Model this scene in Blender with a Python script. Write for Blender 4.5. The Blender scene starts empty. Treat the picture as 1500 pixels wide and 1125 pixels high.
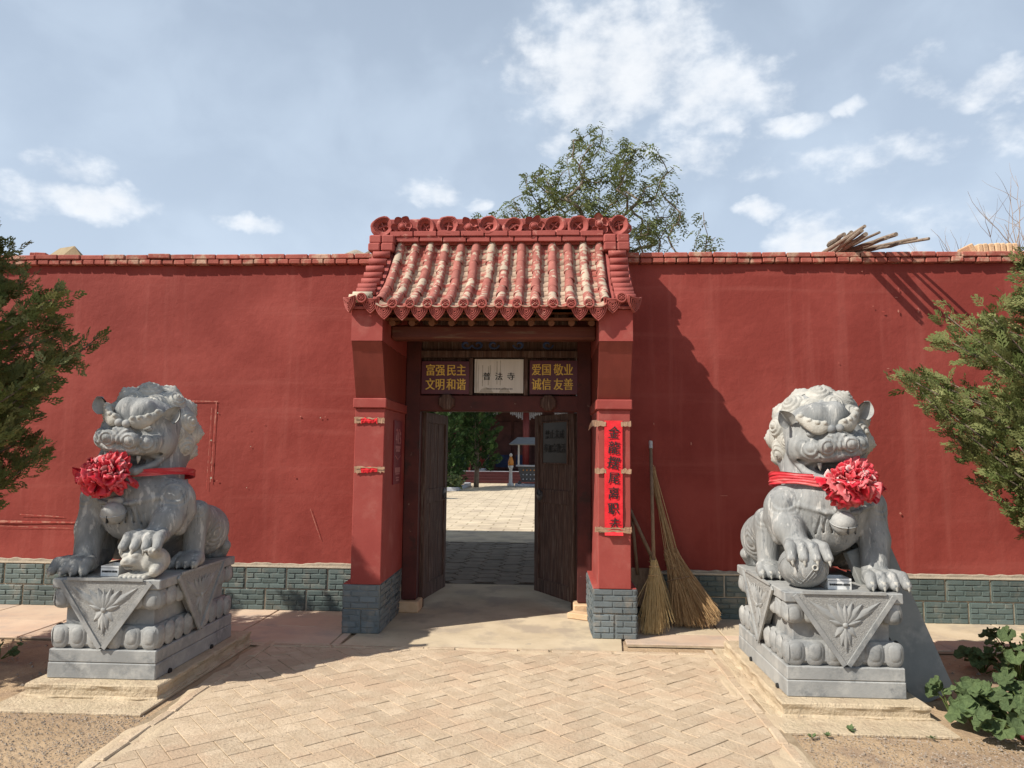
import bpy, math, random
import numpy as np
from mathutils import Vector, Matrix, noise as mnoise

# ------------------------------------------------------------------ camera
SC = bpy.context.scene
R = math.radians
FPX, PITCH, YAW, ROLL, CAMH = 1060.0, R(5.5), R(2.8), R(0.55), 1.6
_fw = Vector((-math.sin(YAW)*math.cos(PITCH), math.cos(YAW)*math.cos(PITCH), math.sin(PITCH)))
_r0 = Vector((math.cos(YAW), math.sin(YAW), 0)); _u0 = _r0.cross(_fw)
_rt = _r0*math.cos(ROLL)+_u0*math.sin(ROLL); _up = _u0*math.cos(ROLL)-_r0*math.sin(ROLL)
cam_d = bpy.data.cameras.new('camera'); cam = bpy.data.objects.new('camera', cam_d)
SC.collection.objects.link(cam)
cam_d.sensor_width = 36; cam_d.lens = 36*FPX/1500; cam_d.clip_end = 3000; cam_d.clip_start = .05
mw = Matrix((_rt, _up, -_fw)).transposed().to_4x4(); mw.translation = (0, 0, CAMH)
cam.matrix_world = mw
SC.camera = cam
SC.render.resolution_x, SC.render.resolution_y = 1024, 768

# ------------------------------------------------------------------ sky, sun, exposure
SUN_AZ = Vector((-0.856, -0.517)).normalized()      # horizontal direction towards the sun
SUN_EL = R(44)
world = bpy.data.worlds.new('World'); SC.world = world; world.use_nodes = True
nt = world.node_tree; N = nt.nodes; L = nt.links; N.clear()
def nd(t, **k):
    n = N.new(t)
    for a, b in k.items(): setattr(n, a, b)
    return n
def math_(op, a, b=None, c=None, clamp=False):
    n = nd('ShaderNodeMath', operation=op); n.use_clamp = clamp
    for i, x in enumerate((a, b, c)):
        if x is None: continue
        if isinstance(x, (int, float)): n.inputs[i].default_value = x
        else: L.new(x, n.inputs[i])
    return n.outputs[0]
sky = nd('ShaderNodeTexSky', sky_type='NISHITA'); sky.sun_disc = False
sky.sun_elevation = SUN_EL; sky.sun_rotation = math.atan2(SUN_AZ.x, SUN_AZ.y)
sky.air_density = 1.0; sky.dust_density = 2.2; sky.ozone_density = 1.0; sky.altitude = 1400
tc = nd('ShaderNodeTexCoord'); sx = nd('ShaderNodeSeparateXYZ'); L.new(tc.outputs['Generated'], sx.inputs[0])
az = math_('ARCTAN2', sx.outputs[0], sx.outputs[1]); el = math_('ARCSINE', sx.outputs[2])
cv = nd('ShaderNodeCombineXYZ'); L.new(az, cv.inputs[0]); L.new(math_('MULTIPLY', el, 1.5), cv.inputs[1])
def wnoise(scale, detail, rough=.55, dist=0., vec=None):
    n = nd('ShaderNodeTexNoise'); n.inputs['Scale'].default_value = scale; n.inputs['Detail'].default_value = detail
    n.inputs['Roughness'].default_value = rough; n.inputs['Distortion'].default_value = dist
    L.new(vec or cv.outputs[0], n.inputs['Vector']); return n.outputs['Fac']
def pix_azel(px, py):
    d = _fw+_rt*((px-750)/FPX)-_up*((py-562.5)/FPX); d.normalize()
    return math.atan2(d.x, d.y), math.asin(d.z)
# cumulus of this afternoon: centre pixel, half width, half height, strength
CLOUDS = [(905, 95, 165, 95, 1.0), (1040, 135, 115, 55, .9), (830, 60, 90, 70, .5), (140, 291, 78, 24, .95), (622, 282, 44, 24, .8),
          (688, 297, 22, 11, .7), (366, 326, 42, 15, .85), (1180, 350, 80, 34, 1.0), (1110, 309, 34, 15, .85),
          (1150, 185, 50, 16, .62), (1015, 228, 75, 28, .72), (1480, 122, 66, 26, .8), (1250, 232, 130, 20, .42),
          (1245, 161, 26, 12, .6), (1360, 100, 40, 22, .2), (1490, 200, 50, 22, .3), (1350, 330, 60, 30, .15),
          (100, 245, 46, 18, .5), (30, 290, 40, 30, .4), (820, 215, 40, 22, .55)]
warp = wnoise(9, 4); fld = None
azw = math_('ADD', az, math_('MULTIPLY', math_('SUBTRACT', warp, .5), .10))
warp2 = wnoise(11, 4, .6, 0.4)
elw = math_('ADD', el, math_('MULTIPLY', math_('SUBTRACT', warp2, .5), .055))
for (px, py, rx, ry, s) in CLOUDS:
    a0, e0 = pix_azel(px, py)
    ex = math_('DIVIDE', math_('SUBTRACT', azw, a0), rx/FPX*1.05)
    ey = math_('DIVIDE', math_('SUBTRACT', elw, e0), ry/FPX*1.05)
    e = math_('MULTIPLY', math_('SUBTRACT', 1.0, math_('ADD', math_('MULTIPLY', ex, ex), math_('MULTIPLY', ey, ey))), s)
    fld = e if fld is None else math_('MAXIMUM', fld, e)
gen = math_('MULTIPLY', math_('SUBTRACT', wnoise(2.2, 3), .60), 4.0)         # the same kind of cumulus all round
behind = math_('GREATER_THAN', math_('ABSOLUTE', az), .75)
gen = math_('SUBTRACT', math_('MULTIPLY', math_('ADD', gen, 2.0), behind), 2.0)
fld = math_('MAXIMUM', fld, gen)
fine = math_('SUBTRACT', wnoise(20, 7, .57), .5)
den = math_('ADD', math_('MAXIMUM', fld, -1.0), math_('MULTIPLY', fine, 2.5))
mr = nd('ShaderNodeMapRange', interpolation_type='SMOOTHSTEP'); L.new(den, mr.inputs[0])
mr.inputs[1].default_value = -.10; mr.inputs[2].default_value = 1.35
cum = mr.outputs[0]
cs = nd('ShaderNodeCombineXYZ'); L.new(math_('MULTIPLY', az, 1.6), cs.inputs[0]); L.new(math_('MULTIPLY', el, 3.2), cs.inputs[1])
L.new(math_('MULTIPLY', az, 2.0), cs.inputs[2])
cir = nd('ShaderNodeMapRange', interpolation_type='SMOOTHSTEP')
L.new(wnoise(2.6, 5, .5, .25, cs.outputs[0]), cir.inputs[0]); cir.inputs[1].default_value = .36; cir.inputs[2].default_value = .74
hz = nd('ShaderNodeMapRange'); L.new(el, hz.inputs[0]); hz.inputs[1].default_value = 1.5; hz.inputs[2].default_value = .02
hz.inputs[3].default_value = .05; hz.inputs[4].default_value = .90
veil = math_('ADD', math_('MULTIPLY', cir.outputs[0], .16), hz.outputs[0], clamp=True)
def rgb(c):
    n = nd('ShaderNodeRGB'); n.outputs[0].default_value = (*c, 1); return n.outputs[0]
def mix(f, a, b):
    n = nd('ShaderNodeMix', data_type='RGBA'); L.new(f, n.inputs[0]); L.new(a, n.inputs[6]); L.new(b, n.inputs[7]); return n.outputs[2]
SKYMUL = 1.0
hazed = mix(veil, sky.outputs[0], rgb((6.6, 7.8, 9.3)))
shade = nd('ShaderNodeMapRange'); L.new(math_('ADD', math_('MULTIPLY', fine, 1.2), fld), shade.inputs[0])
shade.inputs[1].default_value = .25; shade.inputs[2].default_value = 1.0
ccol = mix(shade.outputs[0], rgb((11.8, 12.0, 12.2)), rgb((9.6, 9.9, 10.3)))
final = mix(math_('MULTIPLY', cum, .92), hazed, ccol)
bg = nd('ShaderNodeBackground'); bg.inputs[1].default_value = .078; L.new(final, bg.inputs[0])
world.cycles.sampling_method = 'MANUAL'; world.cycles.sample_map_resolution = 256
wo = nd('ShaderNodeOutputWorld'); L.new(bg.outputs[0], wo.inputs[0])
sun_d = bpy.data.lights.new('sun', 'SUN'); sun_d.energy = 5.0; sun_d.angle = R(.53); sun_d.color = (1, .94, .85)
sun = bpy.data.objects.new('sun', sun_d); SC.collection.objects.link(sun)
sdir = Vector((-SUN_AZ.x*math.cos(SUN_EL), -SUN_AZ.y*math.cos(SUN_EL), -math.sin(SUN_EL)))
sun.rotation_euler = sdir.to_track_quat('-Z', 'Y').to_euler(); sun.location = (-8, -6, 9)
SC.view_settings.view_transform = 'Standard'; SC.view_settings.look = 'None'
SC.view_settings.gamma = 1; SC.view_settings.use_curve_mapping = False
SC.view_settings.exposure = 0.35

# ------------------------------------------------------------------ helpers
COL = SC.collection
rng = random.Random(7)
def px_dir(px, py): return _fw+_rt*((px-750)/FPX)-_up*((py-562.5)/FPX)
def gpt(px, py, z=0.):                                   # pixel -> point on the level z
    d = px_dir(px, py); return Vector((0, 0, CAMH))+d*((z-CAMH)/d.z)
def wpt(px, py, Y):                                      # pixel -> point on the plane y = Y
    d = px_dir(px, py); return Vector((0, 0, CAMH))+d*(Y/d.y)

def tag(o, label=None, cat=None, group=None, kind=None):
    if label: o['label'] = label
    if cat: o['category'] = cat
    if group: o['group'] = group
    if kind: o['kind'] = kind
    return o
def thing(name, label, cat, loc=(0, 0, 0), rz=0., group=None):
    o = bpy.data.objects.new(name, None); COL.objects.link(o); o.empty_display_size = .1
    o.location = loc; o.rotation_euler = (0, 0, rz)
    return tag(o, label, cat, group)
def link(name, mesh, parent=None, M=None, kind=None):
    o = bpy.data.objects.new(name, mesh); COL.objects.link(o)
    if M is not None: o.matrix_basis = M
    if parent is not None: o.parent = parent
    if kind: o['kind'] = kind
    return o

class MB:
    """collects shapes into one mesh"""
    def __init__(s): s.v = []; s.f = []; s.mi = []; s.cur = 0; s.tint = []
    def add(s, vs, fs, M=None):
        b = len(s.v)
        if M is not None: vs = [M @ Vector(p) for p in vs]
        s.v.extend([tuple(p) for p in vs]); s.f.extend([tuple(b+i for i in f) for f in fs]); s.mi.extend([s.cur]*len(fs))
    def box(s, c, d, M=None, bev=0.):
        x, y, z = d[0]/2, d[1]/2, d[2]/2; cx, cy, cz = c
        if bev <= 0:
            vs = [(cx+i*x, cy+j*y, cz+k*z) for i in (-1, 1) for j in (-1, 1) for k in (-1, 1)]
            fs = [(0, 1, 3, 2), (4, 6, 7, 5), (0, 4, 5, 1), (2, 3, 7, 6), (0, 2, 6, 4), (1, 5, 7, 3)]
            s.add(vs, fs, M); return
        b = min(bev, x*.9, y*.9, z*.9); vs = []; idx = {}
        for i in (-1, 1):
            for j in (-1, 1):
                for k in (-1, 1):
                    for a in range(3):
                        p = [i*x, j*y, k*z]; sg = (i, j, k)
                        for q in range(3):
                            if q != a: p[q] -= sg[q]*b
                        idx[(i, j, k, a)] = len(vs); vs.append((cx+p[0], cy+p[1], cz+p[2]))
        fs = []
        for a in range(3):
            u, w = (a+1) % 3, (a+2) % 3
            for sg in (-1, 1):
                q = []
                for (p_, q_) in ((-1, -1), (1, -1), (1, 1), (-1, 1)):
                    t = [0, 0, 0]; t[a] = sg; t[u] = p_; t[w] = q_; q.append(idx[(*t, a)])
                fs.append(tuple(q if sg > 0 else q[::-1]))
        for a in range(3):
            u, w = (a+1) % 3, (a+2) % 3
            for p_ in (-1, 1):
                for q_ in (-1, 1):
                    t0 = [0, 0, 0]; t1 = [0, 0, 0]; t0[a] = -1; t1[a] = 1
                    for t in (t0, t1): t[u] = p_; t[w] = q_
                    q = [idx[(*t0, u)], idx[(*t1, u)], idx[(*t1, w)], idx[(*t0, w)]]
                    fs.append(tuple(q if p_*q_ < 0 else q[::-1]))
        for i in (-1, 1):
            for j in (-1, 1):
                for k in (-1, 1):
                    q = [idx[(i, j, k, 0)], idx[(i, j, k, 1)], idx[(i, j, k, 2)]]
                    fs.append(tuple(q if i*j*k > 0 else q[::-1]))
        s.add(vs, fs, M)
    def tube(s, pts, rad, n=8, caps=True, M=None):
        pts = [Vector(p) for p in pts]; k = len(pts)
        if isinstance(rad, (int, float)): rad = [rad]*k
        t = (pts[1]-pts[0]).normalized()
        up = Vector((0, 0, 1)) if abs(t.z) < .9 else Vector((1, 0, 0))
        a = t.cross(up).normalized(); vs = []; fs = []
        for i, p in enumerate(pts):
            t = (pts[min(i+1, k-1)]-pts[max(i-1, 0)]).normalized()
            a = (a-t*a.dot(t)); a = a.normalized() if a.length > 1e-6 else t.orthogonal().normalized()
            b = t.cross(a)
            for j in range(n):
                th = 2*math.pi*j/n; vs.append(p+(a*math.cos(th)+b*math.sin(th))*rad[i])
        for i in range(k-1):
            for j in range(n):
                j2 = (j+1) % n; fs.append((i*n+j, i*n+j2, (i+1)*n+j2, (i+1)*n+j))
        if caps: fs.append(tuple(range(n-1, -1, -1))); fs.append(tuple((k-1)*n+j for j in range(n)))
        s.add(vs, fs, M)
    def lathe(s, prof, n=16, M=None, caps=True):
        vs = []; fs = []; k = len(prof)
        for (r, z) in prof:
            for j in range(n):
                th = 2*math.pi*j/n; vs.append((r*math.cos(th), r*math.sin(th), z))
        for i in range(k-1):
            for j in range(n):
                j2 = (j+1) % n; fs.append((i*n+j, i*n+j2, (i+1)*n+j2, (i+1)*n+j))
        if caps: fs.append(tuple(range(n-1, -1, -1))); fs.append(tuple((k-1)*n+j for j in range(n)))
        s.add(vs, fs, M)
    def prism(s, poly, h0, h1, M=None):                 # polygon in xy, extruded in z
        n = len(poly); vs = [(x, y, h0) for x, y in poly]+[(x, y, h1) for x, y in poly]
        ar = sum(poly[i][0]*poly[(i+1) % n][1]-poly[(i+1) % n][0]*poly[i][1] for i in range(n))
        fs = [tuple(range(n-1, -1, -1)), tuple(range(n, 2*n))]+[(i, (i+1) % n, n+(i+1) % n, n+i) for i in range(n)]
        if ar < 0: fs = [f[::-1] for f in fs]
        s.add(vs, fs, M)
    def grid(s, P, closed_u=False, closed_v=False, M=None, flip=False):   # P[i][j]
        a, b = len(P), len(P[0]); vs = [p for r in P for p in r]; fs = []
        for i in range(a if closed_u else a-1):
            for j in range(b if closed_v else b-1):
                i2, j2 = (i+1) % a, (j+1) % b
                q = (i*b+j, i2*b+j, i2*b+j2, i*b+j2); fs.append(q[::-1] if flip else q)
        s.add(vs, fs, M)
    def sphere(s, c, r, n=12, m=8, M=None):
        if isinstance(r, (int, float)): r = (r, r, r)
        vs = []; fs = []
        for i in range(m+1):
            ph = math.pi*i/m
            for j in range(n):
                th = 2*math.pi*j/n
                vs.append((c[0]+r[0]*math.sin(ph)*math.cos(th), c[1]+r[1]*math.sin(ph)*math.sin(th), c[2]+r[2]*math.cos(ph)))
        for i in range(m):
            for j in range(n):
                j2 = (j+1) % n; fs.append((i*n+j, (i+1)*n+j, (i+1)*n+j2, i*n+j2))
        s.add(vs, fs, M)
    def mesh(s, name, mats, smooth=False):
        me = bpy.data.meshes.new(name); me.from_pydata(s.v, [], s.f)
        if not isinstance(mats, (list, tuple)): mats = [mats]
        for m in mats: me.materials.append(m)
        if len(mats) > 1: me.polygons.foreach_set('material_index', s.mi)
        if smooth: me.polygons.foreach_set('use_smooth', [True]*len(me.polygons))
        if s.tint:
            at = me.attributes.new('tint', 'FLOAT', 'POINT'); at.data.foreach_set('value', s.tint)
        me.validate(); me.update(); return me
    def obj(s, name, mats, parent=None, smooth=False, kind=None, M=None):
        return link(name, s.mesh(name, mats, smooth), parent, M, kind)

def np_mesh(name, V, F, m, smooth=True, tint=None, k=4):
    me = bpy.data.meshes.new(name); V = np.asarray(V, np.float32); F = np.asarray(F, np.int32)
    me.vertices.add(len(V)); me.vertices.foreach_set('co', V.ravel())
    me.loops.add(F.size); me.loops.foreach_set('vertex_index', F.ravel())
    me.polygons.add(len(F)); me.polygons.foreach_set('loop_start', np.arange(0, F.size, k, dtype=np.int32))
    me.polygons.foreach_set('loop_total', np.full(len(F), k, np.int32))
    me.polygons.foreach_set('use_smooth', np.full(len(F), smooth))
    for q in (m if isinstance(m, (list, tuple)) else [m]): me.materials.append(q)
    if tint is not None:
        at = me.attributes.new('tint', 'FLOAT', 'POINT'); at.data.foreach_set('value', np.asarray(tint, np.float32))
    me.update(calc_edges=True); me.validate(); return me

def T(x, y, z): return Matrix.Translation((x, y, z))
def RX(a): return Matrix.Rotation(a, 4, 'X')
def RY(a): return Matrix.Rotation(a, 4, 'Y')
def RZ(a): return Matrix.Rotation(a, 4, 'Z')
def S(x, y, z): return Matrix.Diagonal((x, y, z, 1))
def frame(o, xa, ya, za):
    m = Matrix((Vector(xa), Vector(ya), Vector(za))).transposed().to_4x4(); m.translation = o; return m

# ------------------------------------------------------------------ materials
def mat(name, c1, c2, sc=4., rough=.85, bump=.25, bsc=50., bdist=.01, rnd=0., c3=None, sc3=2., th3=.58, w3=.05, str3=1.,
        stretch=(1, 1, 1), attr=False, tcol=None, spec=.35, coord='pos', det=7, c4=None, sc4=9., th4=.66, w4=.02, trans=0., metal=0., wave=None, rnd3=0., crown3=0., drip=None):
    m = bpy.data.materials.new(name); m.use_nodes = True; t = m.node_tree; n_ = t.nodes; l_ = t.links; n_.clear()
    def q(ty, **k):
        o = n_.new(ty)
        for a, b in k.items(): setattr(o, a, b)
        return o
    out = q('ShaderNodeOutputMaterial'); bs = q('ShaderNodeBsdfPrincipled'); l_.new(bs.outputs[0], out.inputs[0])
    if coord == 'pos': src = q('ShaderNodeNewGeometry').outputs['Position']
    else: src = q('ShaderNodeTexCoord').outputs['Object']
    mp = q('ShaderNodeMapping'); mp.inputs['Scale'].default_value = stretch; l_.new(src, mp.inputs[0]); vec = mp.outputs[0]
    if coord == 'obj' and rnd > 0:
        oi = q('ShaderNodeObjectInfo'); ad = q('ShaderNodeVectorMath', operation='ADD'); ml = q('ShaderNodeMath', operation='MULTIPLY')
        ml.inputs[1].default_value = 37.; l_.new(oi.outputs['Random'], ml.inputs[0]); l_.new(vec, ad.inputs[0]); l_.new(ml.outputs[0], ad.inputs[1]); vec = ad.outputs[0]
    def nz(scale, detail=det, rg=.6, v=None):
        o = q('ShaderNodeTexNoise'); o.inputs['Scale'].default_value = scale; o.inputs['Detail'].default_value = detail
        o.inputs['Roughness'].default_value = rg; l_.new(v or vec, o.inputs['Vector']); return o.outputs['Fac']
    def mx(f, a, b, bt='MIX'):
        o = q('ShaderNodeMix', data_type='RGBA', blend_type=bt)
        for i, x in ((0, f), (6, a), (7, b)):
            if isinstance(x, (int, float)): o.inputs[i].default_value = x
            elif isinstance(x, tuple): o.inputs[i].default_value = (*x, 1)
            else: l_.new(x, o.inputs[i])
        return o.outputs[2]
    def rmp(f, a, b):
        o = q('ShaderNodeMapRange', interpolation_type='SMOOTHSTEP'); l_.new(f, o.inputs[0])
        o.inputs[1].default_value = a; o.inputs[2].default_value = b; return o.outputs[0]
    col = mx(rmp(nz(sc), .32, .68), c1, c2)
    if c3:
        f3 = nz(sc3, 8, .62)
        if rnd3 > 0:                               # wear differs from piece to piece and is strongest on the crown
            def mth(op, a, b):
                o = q('ShaderNodeMath', operation=op)
                for i, x in enumerate((a, b)):
                    if isinstance(x, (int, float)): o.inputs[i].default_value = x
                    else: l_.new(x, o.inputs[i])
                return o.outputs[0]
            wn = q('ShaderNodeTexWhiteNoise', noise_dimensions='1D'); l_.new(q('ShaderNodeObjectInfo').outputs['Random'], wn.inputs['W'])
            sp_ = q('ShaderNodeSeparateXYZ'); l_.new(q('ShaderNodeTexCoord').outputs['Object'], sp_.inputs[0])
            f3 = mth('ADD', mth('ADD', f3, mth('MULTIPLY', mth('SUBTRACT', wn.outputs[0], .5), rnd3)), mth('MULTIPLY', mth('MULTIPLY', sp_.outputs[2], 1/.046), crown3))
        k3 = rmp(f3, th3-w3, th3+w3)
        if str3 < 1:
            mu = q('ShaderNodeMath', operation='MULTIPLY'); l_.new(k3, mu.inputs[0]); mu.inputs[1].default_value = str3; k3 = mu.outputs[0]
        col = mx(k3, col, c3)
    if drip:                                       # pale streaks washed down the face
        mp2 = q('ShaderNodeMapping'); mp2.inputs['Scale'].default_value = (5.5, 5.5, .32); l_.new(src, mp2.inputs[0])
        mp3 = q('ShaderNodeMapping'); mp3.inputs['Scale'].default_value = (.35, .35, 6.); l_.new(src, mp3.inputs[0])
        for v_, th_, st_ in ((mp2.outputs[0], .60, .38), (mp3.outputs[0], .62, .34)):
            dm = q('ShaderNodeMath', operation='MULTIPLY'); l_.new(rmp(nz(1., 7, .62, v_), th_-.07, th_+.10), dm.inputs[0]); dm.inputs[1].default_value = st_
            col = mx(dm.outputs[0], col, drip)
    if c4: col = mx(rmp(nz(sc4, 8, .7), th4-w4, th4+w4), col, c4)
    if rnd > 0:
        oi = q('ShaderNodeObjectInfo'); r_ = q('ShaderNodeMapRange'); l_.new(oi.outputs['Random'], r_.inputs[0])
        r_.inputs[3].default_value = 1-rnd; r_.inputs[4].default_value = 1+rnd
        cc = q('ShaderNodeCombineXYZ')
        for i in range(3): l_.new(r_.outputs[0], cc.inputs[i])
        col = mx(1., col, cc.outputs[0], 'MULTIPLY')
    if attr:
        at = q('ShaderNodeAttribute'); at.attribute_name = 'tint'; col = mx(at.outputs['Fac'], col, tcol)
    l_.new(col, bs.inputs['Base Color'])
    bs.inputs['Roughness'].default_value = rough; bs.inputs['Specular IOR Level'].default_value = spec; bs.inputs['Metallic'].default_value = metal
    if bump > 0:
        h = nz(bsc, 6, .65); bp = q('ShaderNodeBump'); bp.inputs['Strength'].default_value = bump; bp.inputs['Distance'].default_value = bdist
        l_.new(h, bp.inputs['Height']); l_.new(bp.outputs[0], bs.inputs['Normal'])
    if trans > 0:
        tr = q('ShaderNodeBsdfTranslucent'); l_.new(col, tr.inputs[0]); ms = q('ShaderNodeMixShader'); ms.inputs[0].default_value = trans
        l_.new(bs.outputs[0], ms.inputs[1]); l_.new(tr.outputs[0], ms.inputs[2]); l_.new(ms.outputs[0], out.inputs[0])
    return m

MT = {}
MT['dirt'] = mat('dirt', (.36, .25, .15), (.47, .34, .21), 1.3, .95, .6, 30, .03, c3=(.30, .21, .14), sc3=3, th3=.56, w3=.12, c4=(.26, .19, .13), sc4=60, th4=.64, w4=.05)
MT['gravel'] = mat('gravel', (.20, .165, .13), (.36, .30, .24), 60, .9, .3, 200, .004)
MT['concrete'] = mat('concrete', (.46, .37, .25), (.56, .46, .32), 2.2, .9, .35, 45, .008, c3=(.38, .31, .23), sc3=2.3, th3=.55, w3=.09, c4=(.30, .26, .21), sc4=5, th4=.69, w4=.03)
MT['pave_pink'] = mat('pave_pink', (.50, .36, .26), (.56, .43, .31), 2, .9, .3, 60, .006, rnd=.06, c3=(.42, .33, .26), sc3=3, th3=.56, w3=.1)
MT['paver'] = mat('paver', (.445, .342, .232), (.540, .428, .302), 9, .92, .9, 55, .010, rnd=.09, c3=(.48, .352, .238), sc3=2.2, th3=.54, w3=.1, c4=(.37, .28, .19), sc4=34, th4=.60, w4=.05)
MT['joint'] = mat('joint', (.25, .185, .115), (.37, .285, .19), 9, .95, .6, 90, .01)
MT['wall_red'] = mat('wall_red', (.215, .035, .026), (.25, .044, .033), 1.1, .8, .5, 9, .014, c3=(.30, .060, .046), sc3=1.1, th3=.56, w3=.14, str3=.7, c4=(.34, .10, .08), sc4=6.5, th4=.735, w4=.02, spec=.25, drip=(.33, .085, .066))
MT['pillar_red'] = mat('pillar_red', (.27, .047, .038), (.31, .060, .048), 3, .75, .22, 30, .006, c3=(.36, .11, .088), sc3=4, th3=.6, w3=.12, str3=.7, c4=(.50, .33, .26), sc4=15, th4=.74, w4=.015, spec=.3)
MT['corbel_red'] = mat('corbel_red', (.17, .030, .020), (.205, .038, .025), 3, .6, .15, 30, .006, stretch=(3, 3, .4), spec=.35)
MT['brick_red'] = mat('brick_red', (.30, .075, .055), (.38, .11, .08), 8, .9, .5, 60, .008, rnd=.13, c3=(.47, .30, .21), sc3=4.5, th3=.56, w3=.06, c4=(.24, .07, .055), sc4=9, th4=.64, w4=.06)
MT['mortar_red'] = mat('mortar_red', (.20, .055, .04), (.30, .11, .08), 10, .95, .5, 80)
MT['tile_roof'] = mat('tile_roof', (.275, .088, .068), (.335, .118, .092), 7, .85, .35, 70, .005, rnd=.10, coord='obj', rnd3=.30, crown3=.22, c3=(.43, .345, .255), sc3=16, th3=.745, w3=.025, c4=(.50, .20, .15), sc4=30, th4=.62, w4=.05)
MT['pan_tile'] = mat('pan_tile', (.38, .26, .185), (.48, .37, .27), 8, .9, .4, 70, .005, rnd=.12, c3=(.36, .10, .075), sc3=6, th3=.55, w3=.05, c4=(.30, .20, .15), sc4=20, th4=.62, w4=.06)
MT['clay_red'] = mat('clay_red', (.28, .062, .05), (.33, .082, .066), 7, .8, .35, 60, .006, rnd=.07, c3=(.46, .19, .15), sc3=9, th3=.64, w3=.05)
MT['clay_bare'] = mat('clay_bare', (.46, .38, .27), (.56, .47, .35), 7, .9, .35, 60, .006, rnd=.07)
MT['cutout'] = mat('cutout', (.012, .006, .006), (.02, .008, .008), 7, 1., 0)
MT['tile_green'] = mat('tile_green', (.086, .118, .110), (.106, .138, .128), 5, .6, .4, 60, .006, rnd=.18, c3=(.21, .20, .165), sc3=7, th3=.60, w3=.10, str3=.7, spec=.5)
MT['tile_blue'] = mat('tile_blue', (.112, .134, .140), (.138, .160, .165), 5, .6, .4, 60, .006, rnd=.18, c3=(.26, .23, .19), sc3=8, th3=.60, w3=.10, str3=.7, spec=.5)
MT['grout'] = mat('grout', (.44, .38, .29), (.54, .47, .36), 9, .95, .3, 60)
MT['cement'] = mat('cement', (.30, .25, .19), (.40, .34, .26), 7, .95, .6, 40, .015)
MT['wood_dark'] = mat('wood_dark', (.048, .025, .018), (.105, .058, .042), 5, .72, .5, 22, .006, stretch=(9, 9, .6), c3=(.19, .14, .11), sc3=7, th3=.58, w3=.08, str3=.7, spec=.3)
MT['frame_red'] = mat('frame_red', (.055, .012, .010), (.09, .020, .015), 4, .65, .3, 30, .006, c3=(.20, .12, .09), sc3=13, th3=.70, w3=.03, c4=(.035, .014, .011), sc4=6, th4=.6, w4=.08, spec=.35)
MT['beam_wood'] = mat('beam_wood', (.075, .018, .011), (.115, .028, .015), 3, .6, .3, 30, .006, stretch=(.5, 5, 5), c3=(.13, .08, .05), sc3=6, th3=.62, w3=.08)
MT['rafter'] = mat('rafter', (.105, .034, .012), (.15, .052, .018), 5, .6, .2, 30)
MT['stone'] = mat('stone', (.235, .238, .232), (.335, .336, .322), 3.4, .72, .45, 70, .005, c3=(.40, .395, .37), sc3=7, th3=.60, w3=.12, c4=(.155, .165, .17), sc4=4.5, th4=.61, w4=.09, spec=.3)
MT['stone_body'] = mat('stone_body', (.195, .200, .196), (.305, .308, .297), 6, .68, .9, 34, .008, stretch=(1.8, 1.8, .40), c3=(.45, .44, .41), sc3=13, th3=.60, w3=.04, str3=.8, c4=(.125, .134, .14), sc4=8, th4=.62, w4=.05, spec=.35)
MT['stone_pale'] = mat('stone_pale', (.34, .33, .295), (.48, .46, .41), 12, .85, .8, 70, .007, rnd=.05, c3=(.30, .295, .27), sc3=5, th3=.58, w3=.1, spec=.25)
MT['stone_rough'] = mat('stone_rough', (.30, .295, .28), (.39, .385, .36), 60, .9, 1., 160, .012, c3=(.26, .26, .25), sc3=90, th3=.55, w3=.1)
MT['step_red'] = mat('step_red', (.040, .007, .007), (.055, .009, .009), 4, .6, 0)
MT['slab'] = mat('slab', (.17, .18, .175), (.23, .24, .23), 3, .75, .3, 60, .005, c3=(.29, .29, .27), sc3=4, th3=.6, w3=.08)
MT['plinth'] = mat('plinth', (.47, .375, .25), (.56, .45, .31), 5, .92, 1., 34, .02, c3=(.44, .34, .23), sc3=6, th3=.57, w3=.1)
MT['satin'] = mat('satin', (.50, .010, .026), (.60, .02, .042), 11, .42, .3, 40, .008, attr=True, tcol=(.82, .58, .54), spec=.4, trans=.12)
MT['sash'] = mat('sash', (.50, .022, .036), (.60, .05, .06), 9, .45, .4, 24, .012, stretch=(.6, .6, 5), c3=(.72, .24, .22), sc3=6, th3=.56, w3=.10, str3=.7, trans=.1)
MT['white_box'] = mat('white_box', (.68, .68, .66), (.74, .74, .72), 9, .5, .05, 40, c3=(.55, .52, .46), sc3=6, th3=.64, w3=.1)
MT['ink'] = mat('ink', (.012, .012, .012), (.02, .02, .02), 9, .7, 0)
MT['black_grey'] = mat('black_grey', (.05, .05, .055), (.09, .09, .095), 9, .7, 0)
MT['sign_red'] = mat('sign_red', (.080, .010, .014), (.10, .013, .017), 4, .4, .05, 30, spec=.4)
MT['gold'] = mat('gold', (.66, .42, .06), (.74, .50, .09), 4, .5, 0)
MT['plaque'] = mat('plaque', (.56, .54, .48), (.64, .62, .56), 4, .6, .1, 30, stretch=(6, 1, .35), c3=(.33, .31, .26), sc3=3.2, th3=.62, w3=.05, str3=.8)
MT['paper_red'] = mat('paper_red', (.66, .014, .024), (.74, .03, .038), 12, .8, .5, 28, .008)
MT['poster_red'] = mat('poster_red', (.15, .008, .012), (.18, .010, .015), 5, .6, 0, spec=.25)
MT['pink_print'] = mat('pink_print', (.40, .14, .13), (.44, .17, .16), 5, .6, 0)
MT['tape'] = mat('tape', (.33, .19, .115), (.42, .26, .165), 30, .35, .5, 60, .004, spec=.5)
MT['straw'] = mat('straw', (.62, .45, .20), (.74, .57, .30), 30, .8, .2, 90, attr=True, tcol=(.30, .19, .08), trans=.1)
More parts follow.
